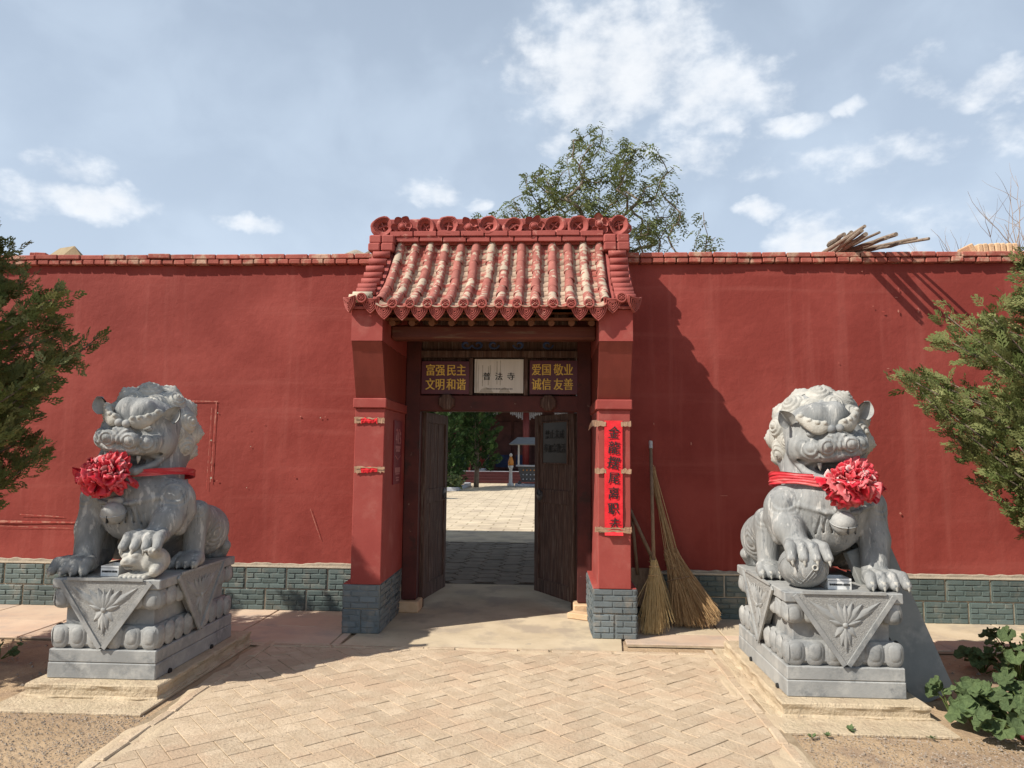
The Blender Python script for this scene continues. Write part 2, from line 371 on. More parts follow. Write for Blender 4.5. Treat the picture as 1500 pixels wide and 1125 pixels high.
MT['twig'] = mat('twig', (.44, .28, .13), (.56, .38, .19), 30, .85, .3, 90, attr=True, tcol=(.22, .12, .055))
MT['pole'] = mat('pole', (.21, .14, .085), (.30, .21, .13), 8, .7, .3, 60, stretch=(6, 6, .6))
MT['log'] = mat('log', (.17, .125, .09), (.27, .21, .16), 14, .9, .7, 60, .012, rnd=.2)
MT['sack'] = mat('sack', (.16, .15, .14), (.24, .22, .2), 6, .85, .5, 30, .02)
MT['tan_brick'] = mat('tan_brick', (.55, .36, .21), (.64, .45, .28), 9, .95, .5, 70, rnd=.08)
MT['bark'] = mat('bark', (.13, .10, .075), (.24, .19, .145), 12, .95, .8, 40, .02, stretch=(3, 3, .6))
MT['dry_twig'] = mat('dry_twig', (.26, .19, .14), (.34, .26, .2), 12, .9, 0)
MT['thuja'] = mat('thuja', (.078, .108, .030), (.135, .168, .050), 7, .75, 0, attr=True, tcol=(.30, .30, .125), trans=.25, spec=.2)
MT['thuja_core'] = mat('thuja_core', (.035, .03, .014), (.07, .05, .022), 7, .9, 0)
MT['juniper'] = mat('juniper', (.014, .036, .011), (.034, .072, .021), 3, .8, 0, attr=True, tcol=(.10, .17, .05), trans=.15, spec=.2)
MT['leaf'] = mat('leaf', (.105, .135, .045), (.165, .205, .075), 3, .6, 0, attr=True, tcol=(.20, .22, .08), trans=.3, spec=.3)
MT['hollyhock'] = mat('hollyhock', (.062, .098, .036), (.115, .16, .06), 22, .7, 1., 45, .02, rnd=.3, attr=True, tcol=(.20, .28, .12), trans=.25)
MT['petal_dark'] = mat('petal_dark', (.10, .006, .010), (.14, .008, .014), 14, .6, 0)
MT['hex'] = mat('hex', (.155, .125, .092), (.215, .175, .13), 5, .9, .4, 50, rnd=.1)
MT['court'] = mat('court', (.50, .41, .29), (.60, .50, .36), 2, .9, .3, 40, rnd=.08, c3=(.42, .34, .25), sc3=1.2, th3=.58, w3=.1)
MT['hall_red'] = mat('hall_red', (.12, .014, .013), (.15, .018, .017), 4, .5, .1, 20, spec=.5)
MT['hall_dark'] = mat('hall_dark', (.05, .02, .018), (.09, .035, .03), 2, .8, .2, 20)
MT['hall_blue'] = mat('hall_blue', (.035, .06, .15), (.07, .11, .23), 4, .7, 0)
MT['hall_grey'] = mat('hall_grey', (.30, .32, .36), (.46, .47, .5), 6, .7, 0)
MT['roof_grey'] = mat('roof_grey', (.10, .10, .10), (.15, .15, .15), 4, .8, .3, 20)
MT['mud_roof'] = mat('mud_roof', (.26, .20, .12), (.33, .26, .16), 4, .95, .4, 20)
MT['iron'] = mat('iron', (.035, .034, .036), (.06, .058, .06), 9, .5, .2, 50, spec=.5)
MT['metal_roof'] = mat('metal_roof', (.105, .105, .10), (.135, .135, .13), 4, .5, 0)
MT['marble'] = mat('marble', (.42, .42, .40), (.52, .51, .49), 7, .5, 0)
MT['orange'] = mat('orange', (.45, .17, .03), (.5, .22, .05), 7, .6, 0)
MT['sandy'] = mat('sandy', (.47, .365, .245), (.54, .43, .295), 7, .95, .6, 70)

# ------------------------------------------------------------------ lettering
def lettering(text, size, m, parent, M, bold=0., name='lettering', sx=1., shear=0.):
    cu = bpy.data.curves.new('lettering', 'FONT'); cu.body = text; cu.size = size; cu.align_x = 'CENTER'; cu.align_y = 'CENTER'
    cu.extrude = .0006; cu.resolution_u = 4; cu.shear = shear
    tmp = bpy.data.objects.new('tmp_text', cu); COL.objects.link(tmp)
    dg = bpy.context.evaluated_depsgraph_get(); me = bpy.data.meshes.new_from_object(tmp.evaluated_get(dg))
    bpy.data.objects.remove(tmp)
    if bold > 0:                                   # heavier weight: the same glyphs laid twice more, a hair apart
        vs = [v.co.copy() for v in me.vertices]; fs = [tuple(p.vertices) for p in me.polygons]; nv = len(vs); V2 = []; F2 = []
        for k, dx in enumerate((0, bold, -bold)): V2 += [(v.x+dx, v.y, v.z+.00025*k) for v in vs]; F2 += [tuple(i+k*nv for i in f) for f in fs]
        me = bpy.data.meshes.new(name); me.from_pydata(V2, [], F2)
    me.materials.clear(); me.materials.append(m); me.name = name
    return link(name, me, parent, M @ S(sx, 1, 1))
FACE_FRONT = RX(math.pi/2)          # text plane xy -> facing -y

# ------------------------------------------------------------------ ground, paths, pavements
def sheet(name, x0, x1, y0, y1, z, m, nx=1, ny=1, th=.0, parent=None, kind='structure'):
    b = MB()
    P = [[(x0+(x1-x0)*i/nx, y0+(y1-y0)*j/ny, z) for j in range(ny+1)] for i in range(nx+1)]
    b.grid(P); o = b.obj(name, m, parent)
    if parent is None: o['kind'] = kind
    return o
g_b = MB(); ring = [-900, -200, -60, -25]+[-14+i*.35 for i in range(81)]+[25, 60, 200, 900]
P = []
for x in ring:
    row = []
    for y in ring:
        yy = y+6; z = -.014
        paved = (-2.6 < x < 1.55 and yy < 6.6) or (6.1 < yy)
        if abs(x) < 14 and -8 < yy < 6.0 and not paved: z += .016*mnoise.noise(Vector((x*1.1, yy*1.1, 0)))+.004
        row.append((x, yy, z))
    P.append(row)
g_b.grid(P); ground = g_b.obj('ground', MT['dirt'], smooth=True, kind='structure')

# loose gravel on the bare earth in front of both pedestals
gr = random.Random(3); V = []; F = []
def pebble(x, y, z, s):
    b = len(V); a = gr.random()*6.28
    pts = [(math.cos(a+i*2.094)*s*gr.uniform(.7, 1.3), math.sin(a+i*2.094)*s*gr.uniform(.7, 1.3), 0) for i in range(3)]
    V.extend([(x+p[0], y+p[1], z-.3*s) for p in pts]); V.append((x, y, z+s*gr.uniform(.4, .8)))
    F.extend([(b, b+1, b+3), (b+1, b+2, b+3), (b+2, b, b+3)])
for _ in range(19000):
    if gr.random() < .55: x = gr.uniform(-4.3, -2.36); y = gr.uniform(2.9, 4.55)
    else: x = gr.uniform(1.42, 3.4); y = gr.uniform(3.0, 4.5)
    if y > 4.45 and -3.5 < x < 2.5: continue
    pebble(x, y, -.004+.006*gr.random(), abs(gr.gauss(.0028, .0022))+.0014)
for _ in range(500):
    x = gr.choice([gr.uniform(-5, -3.4), gr.uniform(2.5, 4.2)]); y = gr.uniform(4.3, 6.2); pebble(x, y, -.004, abs(gr.gauss(.006, .006))+.003)
for _ in range(260):
    pebble(gr.uniform(-2.2, 1.3), gr.uniform(3.3, 6.6), .004, abs(gr.gauss(.002, .002))+.0015)
o = link('gravel', np_mesh('gravel', V, F, MT['gravel'], False, k=3), kind='stuff')
tag(o, 'loose grey gravel and crumbs of earth scattered over the bare ground', 'gravel')

# herringbone brick path
PX0, PX1, PYF, PYN = -2.27, 1.30, 6.05, 3.5
path = sheet('brick_path', PX0-.12, PX1+.12, .6, 6.12, -.0015, MT['joint'])
def clip(poly, x0, x1, y0, y1):
    for ax, val, sg in ((0, x0, 1), (0, x1, -1), (1, y0, 1), (1, y1, -1)):
        out = []
        for i in range(len(poly)):
            a, b = poly[i], poly[(i+1) % len(poly)]; da = sg*(a[ax]-val); db = sg*(b[ax]-val)
            if da >= 0: out.append(a)
            if da*db < 0:
                t = da/(da-db); out.append((a[0]+(b[0]-a[0])*t, a[1]+(b[1]-a[1])*t))
        poly = out
        if len(poly) < 3: return []
    return poly
def area(p): return abs(sum(p[i][0]*p[(i+1) % len(p)][1]-p[(i+1) % len(p)][0]*p[i][1] for i in range(len(p))))/2
BW = .122; bm = MB(); bm.box((0, 0, -.02), (.2385, .1172, .05), bev=.0018); brick_me = bm.mesh('brick', MT['paver'])
far = MB(); pr = random.Random(11); n_br = 0
A45 = R(41); ca, sa = math.cos(A45), math.sin(A45)
def rot(p): return (p[0]*ca-p[1]*sa-.5, p[0]*sa+p[1]*ca+4.6)
for k in range(-60, 60):
    for l in range(-30, 30):
        for (bx, by, w, h) in ((k+2*l, k-2*l, 2, 1), (k+2*l, k-2*l+1, 1, 2)):
            g_ = .0026/BW
            q = [(bx+g_, by+g_), (bx+w-g_, by+g_), (bx+w-g_, by+h-g_), (bx+g_, by+h-g_)]
            q = [rot((x*BW, y*BW)) for x, y in q]
            c = (sum(p[0] for p in q)/4, sum(p[1] for p in q)/4)
            if not (PX0-.2 < c[0] < PX1+.2 and .5 < c[1] < PYF+.2): continue
            cp = clip(q, PX0, PX1, .6, PYF)
            if not cp or area(cp) < .0012: continue
            full = area(cp) > area(q)*.995
            dz = pr.gauss(0, .0009)-(.0012 if pr.random() < .05 else 0)
            if c[1] < PYN:
                far.prism(cp, -.03, dz+.0015); continue
            if full:
                M = T(c[0], c[1], -.0018+dz) @ RZ(A45+(0 if w == 2 else math.pi/2)+pr.gauss(0, .010)) @ RX(pr.gauss(0, .009)) @ RY(pr.gauss(0, .006))
                link('brick', brick_me, path, M)
            else:
                b = MB(); b.prism(cp, -.03, .0015+dz); b.obj('brick', MT['paver'], path)
            n_br += 1
far.obj('paving_beyond', MT['paver'], path, kind='stuff')
em = MB(); em.box((0, 0, -.02), (.058, .234, .05), bev=.006); edge_me = em.mesh('edging_brick', MT['paver'])
for x in (PX0-.034, PX1+.034):
    y = 3.3
    while y < PYF: link('edging_brick', edge_me, path, T(x+pr.gauss(0, .004), y+.12, .004+pr.gauss(0, .003)) @ RZ(pr.gauss(0, .014))); y += .242
for i in range(14):
    x = PX0+.13+i*.256
    link('edging_brick', edge_me, path, T(x, 6.085, .003+pr.gauss(0, .003)) @ RZ(math.pi/2+pr.gauss(0, .02)))

# wind-blown earth lying over the edges of the path
V = []; F = []
def drift(x, y, rx, ry, h):
    b = len(V); n = 22; sd = pr.random()*50; V.append((x, y, h+.002))
    for ring in (.55, 1.):
        for i in range(n):
            a = 6.283*i/n; k = ring*(1+.45*mnoise.noise(Vector((math.cos(a)*1.3+sd, math.sin(a)*1.3, sd)))+.15*mnoise.noise(Vector((math.cos(a)*4+sd, math.sin(a)*4, sd))))
            V.append((x+rx*k*math.cos(a), y+ry*k*math.sin(a), .002+(h*.5 if ring < 1 else -.003)))
    for i in range(n):
        j = (i+1) % n; F.append((b, b, b+1+i, b+1+j)); F.append((b+1+i, b+1+n+i, b+1+n+j, b+1+j))
for _ in range(26):
    sdx = pr.choice((PX0-.02, PX1+.03)); drift(sdx+pr.gauss(0, .04), pr.uniform(3.3, 6.0), pr.uniform(.03, .10), pr.uniform(.10, .34), pr.uniform(.003, .006))
for _ in range(20): drift(pr.uniform(PX0, PX1), pr.gauss(6.09, .03), pr.uniform(.10, .3), pr.uniform(.02, .06), pr.uniform(.003, .005))
F3 = [f[1:] if f[0] == f[1] else f for f in F]; dme = bpy.data.meshes.new('earth_drift'); dme.from_pydata(V, [], F3); dme.materials.append(MT['sandy'])
dme.polygons.foreach_set('use_smooth', [True]*len(dme.polygons)); link('earth_drift', dme, path, kind='stuff')

# concrete apron running through the gate
ap = MB(); ap.prism([(-1.70, 6.125), (.62, 6.125), (.66, 6.6), (.62, 9.03), (-1.62, 9.03), (-1.66, 6.6)], -.05, .005)
apron = ap.obj('concrete_apron', MT['concrete'], kind='structure')
# slab pavement along the foot of both walls
for nm, xa, xb in (('pavement_west', -9.0, -1.72), ('pavement_east', .68, 9.0)):
    pv = sheet(nm, xa, xb, 6.12 if xa < 0 else 6.3, 7.42, -.004, MT['joint'])
    x = xa
    while x < xb-.05:
        w = min(.9, xb-x)
        for (ya, yb) in ((6.14, 6.72), (6.73, 7.40)):
            if xa > 0: ya = max(ya, 6.36)
            b = MB(); b.box((x+w/2, (ya+yb)/2, -.02), (w-.012, yb-ya-.004, .05), bev=.005); b.obj('slab', MT['pave_pink'] if xa < 0 or ya < 6.7 else MT['concrete'], pv, M=T(0, 0, pr.gauss(0, .001)))
        x += .9
# courtyard beyond the gate: hexagonal setts, a concrete strip, then pale tiles
MT['joint_dark'] = mat('joint_dark', (.07, .055, .04), (.10, .08, .06), 9, .95, .3, 60)
hexb = sheet('hex_paving', -4.5, 3.5, 9.02, 13.3, -.012, MT['joint_dark'])
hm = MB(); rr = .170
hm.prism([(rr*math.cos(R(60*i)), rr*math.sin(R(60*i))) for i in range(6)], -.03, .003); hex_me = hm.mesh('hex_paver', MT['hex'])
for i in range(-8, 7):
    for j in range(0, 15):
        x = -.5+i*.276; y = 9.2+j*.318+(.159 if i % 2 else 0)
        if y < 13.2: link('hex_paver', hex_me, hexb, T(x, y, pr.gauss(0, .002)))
sheet('concrete_strip', -4.5, 3.5, 13.3, 15.0, -.003, MT['concrete'])
mc = MT['court']; t_ = mc.node_tree; bt = t_.nodes.new('ShaderNodeTexBrick'); geo = t_.nodes.new('ShaderNodeNewGeometry')
t_.links.new(geo.outputs['Position'], bt.inputs['Vector']); bt.inputs['Scale'].default_value = 1.; bt.inputs['Brick Width'].default_value = .6
bt.inputs['Row Height'].default_value = .4; bt.inputs['Mortar Size'].default_value = .02
bt.inputs['Color1'].default_value = (1, 1, 1, 1); bt.inputs['Color2'].default_value = (.86, .86, .86, 1); bt.inputs['Mortar'].default_value = (.62, .6, .56, 1)
bs_ = [n for n in t_.nodes if n.type == 'BSDF_PRINCIPLED'][0]; old = bs_.inputs['Base Color'].links[0].from_socket
mm = t_.nodes.new('ShaderNodeMix'); mm.data_type = 'RGBA'; mm.blend_type = 'MULTIPLY'; mm.inputs[0].default_value = 1
t_.links.new(old, mm.inputs[6]); t_.links.new(bt.outputs['Color'], mm.inputs[7]); t_.links.new(mm.outputs[2], bs_.inputs['Base Color'])
sheet('courtyard', -25, 20, 15.0, 60, -.001, mc)

# ------------------------------------------------------------------ perimeter walls
WY, WT = 7.4, .37
def emboss(w, h, rows, per, m, seed=0, depth=.007):
    """split-brick relief tile, front face at y = 0 looking to -y, x 0..w, z 0..h"""
    er = random.Random(int(w*1e4)+seed); b = MB(); b.box((w/2, .008, h/2), (w, .012, h), bev=.003); rh = h/rows; bw = w/per
    for r in range(rows):
        off = 0 if r % 2 else -bw/2; x = off
        while x < w-.01:
            xa, xb = max(x, 0.004), min(x+bw, w-.004)
            if xb-xa > .02:
                Mt = T((xa+xb)/2, .002-depth/2, (r+.5)*rh) @ RX(er.gauss(0, .10)) @ RZ(er.gauss(0, .05)); b.box((0, 0, 0), (xb-xa-.010, depth, rh-.009), Mt, bev=er.uniform(.005, .007))
            x += bw
    return b.mesh('relief_tile', m)
def run_wall(name, label, x0, x1, seed, nearx):
    rw = random.Random(seed); w = thing(name, label, 'wall', ((x0+x1)/2, WY, 0)); ox = (x0+x1)/2
    def loc(x, y, z): return (x-ox, y-WY, z)
    # rendered body with a slightly uneven face
    b = MB(); nx, nz_ = int((x1-x0)/.12), 30; P = []
    for i in range(nx+1):
        x = x0+(x1-x0)*i/nx; row = []
        for j in range(nz_+1):
            z = 3.565*j/nz_; row.append(loc(x, WY+.010*mnoise.noise(Vector((x*.7, z*.7, seed)))+.004*mnoise.noise(Vector((x*3, z*3, seed))), z))
        P.append(row)
    b.grid(P, flip=False); 
    b.box(loc(ox, WY+WT/2+.03, 1.782), (x1-x0, WT-.04, 3.564))
    b.obj('plaster_face', MT['wall_red'], w, smooth=False)
    # brick coping, headers below stretchers
    hb = MB(); hb.box((0, 0, 0), (.114, .26, .050), bev=.007); hme = hb.mesh('coping_brick', MT['brick_red'])
    sb = MB(); sb.box((0, 0, 0), (.237, .30, .050), bev=.007); sme = sb.mesh('coping_brick', MT['brick_red'])
    x = x0+.06
    while x < x1: link('coping_brick', hme, w, T(*loc(x, WY+.07+rw.gauss(0, .004), 3.592+rw.gauss(0, .002))) @ RZ(rw.gauss(0, .015))); x += .1245
    x = x0+.12
    while x < x1: link('coping_brick', sme, w, T(*loc(x, WY+.085+rw.gauss(0, .004), 3.648+rw.gauss(0, .0025))) @ RZ(rw.gauss(0, .008)) @ RY(rw.gauss(0, .006))); x += .2475
    b = MB(); b.box(loc(ox, WY+.2, 3.62), (x1-x0, .43, .086)); b.obj('mortar_bed', MT['mortar_red'], w)
    # relief tiles along the foot
    tme = emboss(.408, .202, 4, 2.5, MT['tile_green'])
    for r in range(2):
        x = x0-(.21 if r else 0)
        while x < x1-.05:
            if x > x0-.01 and x+.41 < x1+.01: link('relief_tile', tme, w, T(*loc(x, WY-.022, .003+r*.214)) @ RZ(rw.gauss(0, .002)))
            x += .424
    b = MB(); b.box(loc(ox, WY-.004, .215), (x1-x0, .012, .43)); b.obj('grout', MT['grout'], w)
    b = MB(); b.box(loc(ox, WY-.016, .436), (x1-x0, .026, .014)); b.obj('tile_trim', MT['grout'], w)
    # rough cement left above the tiles
    top = []; bot = []; n = int((x1-x0)/.03)
    for i in range(n+1):
        x = x0+(x1-x0)*i/n; h = .448+.022+.020*mnoise.noise(Vector((x*2.1, 0, seed)))+.014*mnoise.noise(Vector((x*11, 3, seed)))
        top.append(h); bot.append(x)
    b = MB(); yo = WY-.014
    b.grid([[loc(bot[i], yo, .44), loc(bot[i], yo+.002, top[i]-.006), loc(bot[i], yo+.012, top[i]), loc(bot[i], yo+.03, top[i])] for i in range(n+1)])
    b.obj('cement_band', MT['cement'], w)
    return w, loc
wallW, locW = run_wall('perimeter_wall', 'long red plastered wall with the ghost outline of an old board, holes and stains', -9.2, -1.70, 2, 0)
wallE, locE = run_wall('perimeter_wall', 'long red plastered wall carrying the bundle of sticks on its brick coping', .70, 9.2, 5, 0)
# scars on the plaster: chips, plugged holes, ghost frame of a removed board
MT['residue'] = mat('residue', (.40, .12, .09), (.46, .22, .16), 9, .95, .4, 40, c3=(.36, .066, .05), sc3=14, th3=.52, w3=.05)
sr = random.Random(8)
def chip(parent, loc, p, rx, rz, m, th=.003, n=9):
    b = MB(); poly = [(rx*math.cos(6.283*i/n)*sr.uniform(.55, 1.15), rz*math.sin(6.283*i/n)*sr.uniform(.55, 1.15)) for i in range(n)]
    b.prism(poly, 0, th, M=RX(math.pi/2)); c = loc(p.x, WY-.012, p.z); b.obj('plaster_chip', m, parent, M=T(*c))
for (px, py, a, c) in [(440, 610, 2.4, 2.2), (470, 612, 1.5, 1.5), (477, 611, 1.5, 1.5), (432, 698, 2.2, 2.2), (367, 630, 1, 2), (368, 654, 1.2, 1.2),
                       (310, 645, 2, 2), (310, 678, 1.4, 3.5), (310, 700, 2.2, 2.4), (319, 704, 1.8, 1.6), (362, 714, 1, 1), (388, 622, 1, 1), (320, 605, 1.3, 1.3)]:
    p = wpt(px, py, WY); s = WY/FPX; chip(wallW, locW, p, a*s*.72, c*s*.72, MT['residue'] if sr.random() < .6 else MT['cement'])
for (px, py, a, c) in [(1315, 424, 1.4, 4), (1344, 455, 2, 5), (1315, 456, 1.5, 3.5), (1293, 457, 3, 1.5), (1345, 470, 1.2, 2), (1278, 449, 1.2, 1.5),
                       (1262, 398, 1, 1), (1312, 436, 3, 1), (958, 622, 1.6, 4), (1012, 650, 1.5, 3), (1318, 752, 2, 2.5), (1300, 540, 2.5, .8), (1060, 726, 9, .8), (1228, 532, 1, 1.4)]:
    p = wpt(px, py, WY); s = WY/FPX; chip(wallE, locE, p, a*s*.8, c*s*.8, MT['residue'])
def smear(px0, py0, px1, py1, wd, seed):
    a, c = wpt(px0, py0, WY), wpt(px1, py1, WY); n = 40; up = Vector((0, 0, 1)) if abs(px1-px0) > abs(py1-py0) else Vector((1, 0, 0)); b = MB(); rows = []
    for i in range(n+1):
        p = a.lerp(c, i/n); h = wd*(.55+.9*abs(mnoise.noise(Vector((i*.31, seed, 0)))))
        rows.append([locW(*(p-up*h+Vector((0, -.0125-i*1e-6, 0)))), locW(*(p+up*h*(.6+.5*mnoise.noise(Vector((i*.7, seed, 9))))+Vector((0, -.0125, 0))))])
    b.grid(rows, flip=abs(px1-px0) <= abs(py1-py0)); b.obj('paint_residue', MT['residue'], wallW)
smear(318, 588, 309, 706, .008, 1); smear(262, 587, 320, 588, .009, 2); smear(311, 596, 303, 716, .004, 3)
smear(-60, 762, 120, 765, .016, 4); smear(30, 753, 95, 757, .007, 5); smear(455, 745, 470, 790, .005, 6); smear(0, 770, 118, 774, .004, 7)

# ------------------------------------------------------------------ the gate
gate = thing('temple_gate', 'red brick temple gate with a curved tiled roof, tiled pillar feet and open dark doors', 'gate', (-.5, 6.9, 0))
GI = T(.5, -6.9, 0)                                   # gate-local = world - gate position
def gobj(b, name, m, parent=None, smooth=False, kind=None):
    if parent is None: return b.obj(name, m, gate, smooth, kind, GI)
    return b.obj(name, m, parent, smooth, kind)
gr2 = random.Random(21)
PIL = ((-1.742, -1.470), (.455, .742))
P0, P1, P2 = Vector((0, 7.26, 3.755)), Vector((0, 6.80, 3.10)), Vector((0, 6.215, 2.905))
def prof(s): return P0*(1-s)**2+P1*2*s*(1-s)+P2*s*s
def ptan(s): return ((P1-P0)*(1-s)+(P2-P1)*s).normalized()
_tab = [0.]
for i in range(200): _tab.append(_tab[-1]+(prof((i+1)/200)-prof(i/200)).length)
ALEN = _tab[-1]
def s_at(d):
    d = max(0, min(ALEN, d))
    for i in range(200):
        if _tab[i+1] >= d: return (i+(d-_tab[i])/(_tab[i+1]-_tab[i]))/200
    return 1.
for side, (xa, xb) in enumerate(PIL):
    cx = (xa+xb)/2
    pil = MB(); pil.box((cx, 7.0, 1.215), (xb-xa, 1.0, 1.57), bev=.006); pil = gobj(pil, 'pillar', MT['pillar_red'])
    b = MB(); b.box((cx, 6.99, 2.045), (xb-xa+.035, 1.03, .09), bev=.008); b.obj('cap_band', MT['pillar_red'], pil)
    # corbel swinging out, then the block under the eave, carried up as a gable cheek
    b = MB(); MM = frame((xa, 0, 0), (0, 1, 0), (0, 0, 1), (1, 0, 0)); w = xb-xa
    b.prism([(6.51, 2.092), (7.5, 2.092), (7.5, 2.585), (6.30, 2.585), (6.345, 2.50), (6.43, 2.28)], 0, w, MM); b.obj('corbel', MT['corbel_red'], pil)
    b = MB(); up_ = [(6.295, 2.588), (7.5, 2.588), (7.5, 3.66)]+[(prof(s).y, prof(s).z-.062) for s in (0, .15, .3, .45, .6, .75, .88)]+[(6.295, 2.868)]
    b.prism(up_, -.004, w+.004, MM); b.obj('gable_block', MT['pillar_red'], pil)
    # tiled foot
    fx0, fx1 = (xa-.068, xb-.004) if side == 0 else (xa-.05, xb+.05)
    b = MB(); b.box(((fx0+fx1)/2, 6.985, .214), (fx1-fx0-.03, .93, .428)); foot = b.obj('tiled_foot', MT['grout'], pil)
    W = fx1-fx0
    for r in range(2):
        parts = [(0, W)] if r == 1 else [(0, W/2), (W/2, W)]
        for (ua, ub) in parts:
            link('relief_tile', emboss(ub-ua-.004, .208, 4, 2.2 if len(parts) == 1 else 1.3, MT['tile_blue']), foot, T(fx0+ua+.002, 6.506, .004+r*.216))
        for k in range(2):                              # the cheek that faces the passage
            wd = .455
            if side == 0: M = T(fx1+.001, 6.515+k*wd, .004+r*.216) @ RZ(math.pi/2)
            else: M = T(fx0-.001, 6.515+(k+1)*wd-.004, .004+r*.216) @ RZ(-math.pi/2)
            link('relief_tile', emboss(wd-.004, .208, 4, 2.4, MT['tile_blue']), foot, M)
            if side == 0: M2 = T(fx0-.001, 6.515+(k+1)*wd-.004, .004+r*.216) @ RZ(-math.pi/2)
            else: M2 = T(fx1+.001, 6.515+k*wd, .004+r*.216) @ RZ(math.pi/2)
            link('relief_tile', emboss(wd-.004, .208, 4, 2.4, MT['tile_blue']), foot, M2)
    b = MB(); b.box(((fx0+fx1)/2, 6.98, .432), (W-.008, .94, .014), bev=.004); b.obj('foot_trim', MT['pillar_red'], foot)

# roof deck and tiles
roof_b = MB(); XA, XB = -1.80, .80; top = []; 
for i in range(13):
    p = prof(i/12*.955); top.append((p.y, p.z-.034))
poly = top+[(p[0]+.0, p[1]-.022) for p in top[::-1]]
roof_b.prism(poly, XA, XB, frame((0, 0, 0), (0, 1, 0), (0, 0, 1), (1, 0, 0)))
back = [(7.26, 3.71), (8.35, 2.98), (8.35, 2.93), (7.26, 3.66)]
roof_b.prism(back, XA, XB, frame((0, 0, 0), (0, 1, 0), (0, 0, 1), (1, 0, 0)))
roof = gobj(roof_b, 'roof', MT['clay_red'])
def along(d, x, lift=0.):
    s = s_at(d); p = prof(s); t = ptan(s); nrm = Vector((0, t.z, -t.y)); nrm = -nrm if nrm.z < 0 else nrm
    return frame(Vector((x, p.y, p.z))+nrm*lift, (1, 0, 0), -t, nrm)   # local -y runs down the slope
def arc_tile(r0, r1, ln, a0, a1, n, th, m):
    b = MB(); rows = []
    for (y, r) in ((ln/2, r0), (-ln/2+.012, r1), (-ln/2, r1-.004)):
        rows.append([(r*math.sin(a0+(a1-a0)*k/n), y, r*math.cos(a0+(a1-a0)*k/n)) for k in range(n+1)])
    rows.append([((r1-th)*math.sin(a0+(a1-a0)*k/n), -ln/2, (r1-th)*math.cos(a0+(a1-a0)*k/n)) for k in range(n+1)])
    rows.append([((r0-th)*math.sin(a0+(a1-a0)*k/n), ln/2, (r0-th)*math.cos(a0+(a1-a0)*k/n)) for k in range(n+1)])
    b.grid(rows, flip=True); return b.mesh('cover_tile', m, True)
# paint has worn off the crowns of the cover tiles first
mt = MT['tile_roof']; tr_ = mt.node_tree
tile_len = ALEN/8
cov_me = arc_tile(.039, .048, tile_len+.022, R(-105), R(105), 12, .008, mt)
NROW = 14; PIT = .1565; ROWX = [-.50+(k-6.5)*PIT for k in range(NROW)]
for k, x in enumerate(ROWX):
    nt_ = 8 if 0 < k < NROW-1 else 7
    for i in range(nt_):
        ss = 1.+gr2.gauss(0, .02)
        link('cover_tile', cov_me, roof, along((i+.5)*tile_len, x+gr2.gauss(0, .003), .002) @ RZ(gr2.gauss(0, .018)) @ RX(gr2.gauss(.02, .008)) @ S(ss, 1, ss))
pb = MB(); n = 8; ln = .17; hw = .068
rows = []
for (y, dz) in ((ln/2, -.006), (-ln/2, .006), (-ln/2, -.004)):
    rows.append([(hw*(2*j/n-1), y, dz-.022+.026*(2*j/n-1)**2) for j in range(n+1)])
pb.grid(rows, flip=False); pan_me = pb.mesh('pan_tile', MT['pan_tile'], True)
NP = 13
for k in range(NROW-1):
    x = (ROWX[k]+ROWX[k+1])/2
    for i in range(NP): link('pan_tile', pan_me, roof, along((i+.5)*ALEN/NP, x+gr2.gauss(0, .002), .0) @ RZ(gr2.gauss(0, .02)) @ RX(gr2.gauss(0, .02)))
# eave: round end tiles with a beast mask, pointed drip tiles between them
db = MB(); MX = RX(math.pi/2)
db.lathe([(.0, -.006), (.030, -.006), (.033, .006), (.043, .006), (.046, .0), (.046, -.03)], 20, MX, caps=False)
for (x, z, r) in ((0, 0, .011), (-.014, .012, .008), (.014, .012, .008), (-.013, -.011, .009), (.013, -.011, .009), (0, -.017, .007), (0, .02, .006), (-.022, 0, .006), (.022, 0, .006)):
    db.sphere((x, -.004, z), (r, .008, r*.8), 8, 5)
disc_me = db.mesh('end_disc', MT['clay_red'], False)
def drip_mesh():
    b = MB(); hw, h = .079, .135; pts = []
    for t in range(9):
        u = t/8*2-1; pts.append((u*hw, .012*u*u+.0))
    side = [(hw*.98, -.02), (hw*.9, -.048), (hw*.62, -.085), (hw*.28, -.115), (0, -h)]
    pl = pts+side+[(-x, y) for x, y in side[:-1]][::-1]
    def curved(x, y): return (x, -.035*(1-(x/hw)**2)*0+.020*(x/hw)**2, y)
    def layer(sc, y0, y1, oy):
        q = [(x*sc, (y+.045)*sc-.045+oy) for x, y in pl]; n = len(q)
        vs = [(x, y0+.02*(x/hw)**2, z) for x, z in q]+[(x, y1+.02*(x/hw)**2, z) for x, z in q]
        fs = [tuple(range(n)), tuple(range(2*n-1, n-1, -1))]+[(i, n+i, n+(i+1) % n, (i+1) % n) for i in range(n)]
        b.add(vs, fs)
    layer(1., 0, .014, 0)
    for sc in (.90, .66, .42, .2):                        # nested raised outlines
        q = [(x*sc, (y+.05)*sc-.05) for x, y in pl]; q.append(q[0])
        b.tube([(x, -.004+.02*(x/hw)**2, z) for x, z in q], .006, 5, False)
    return b.mesh('drip_tile', MT['clay_red'])
drip_me = drip_mesh()
ey, ez = P2.y, P2.z
for k in range(1, NROW-1):
    link('end_disc', disc_me, roof, T(ROWX[k]+gr2.gauss(0, .002), ey-.022, ez+.000) @ RX(R(-6)) @ RY(gr2.gauss(0, .2)))
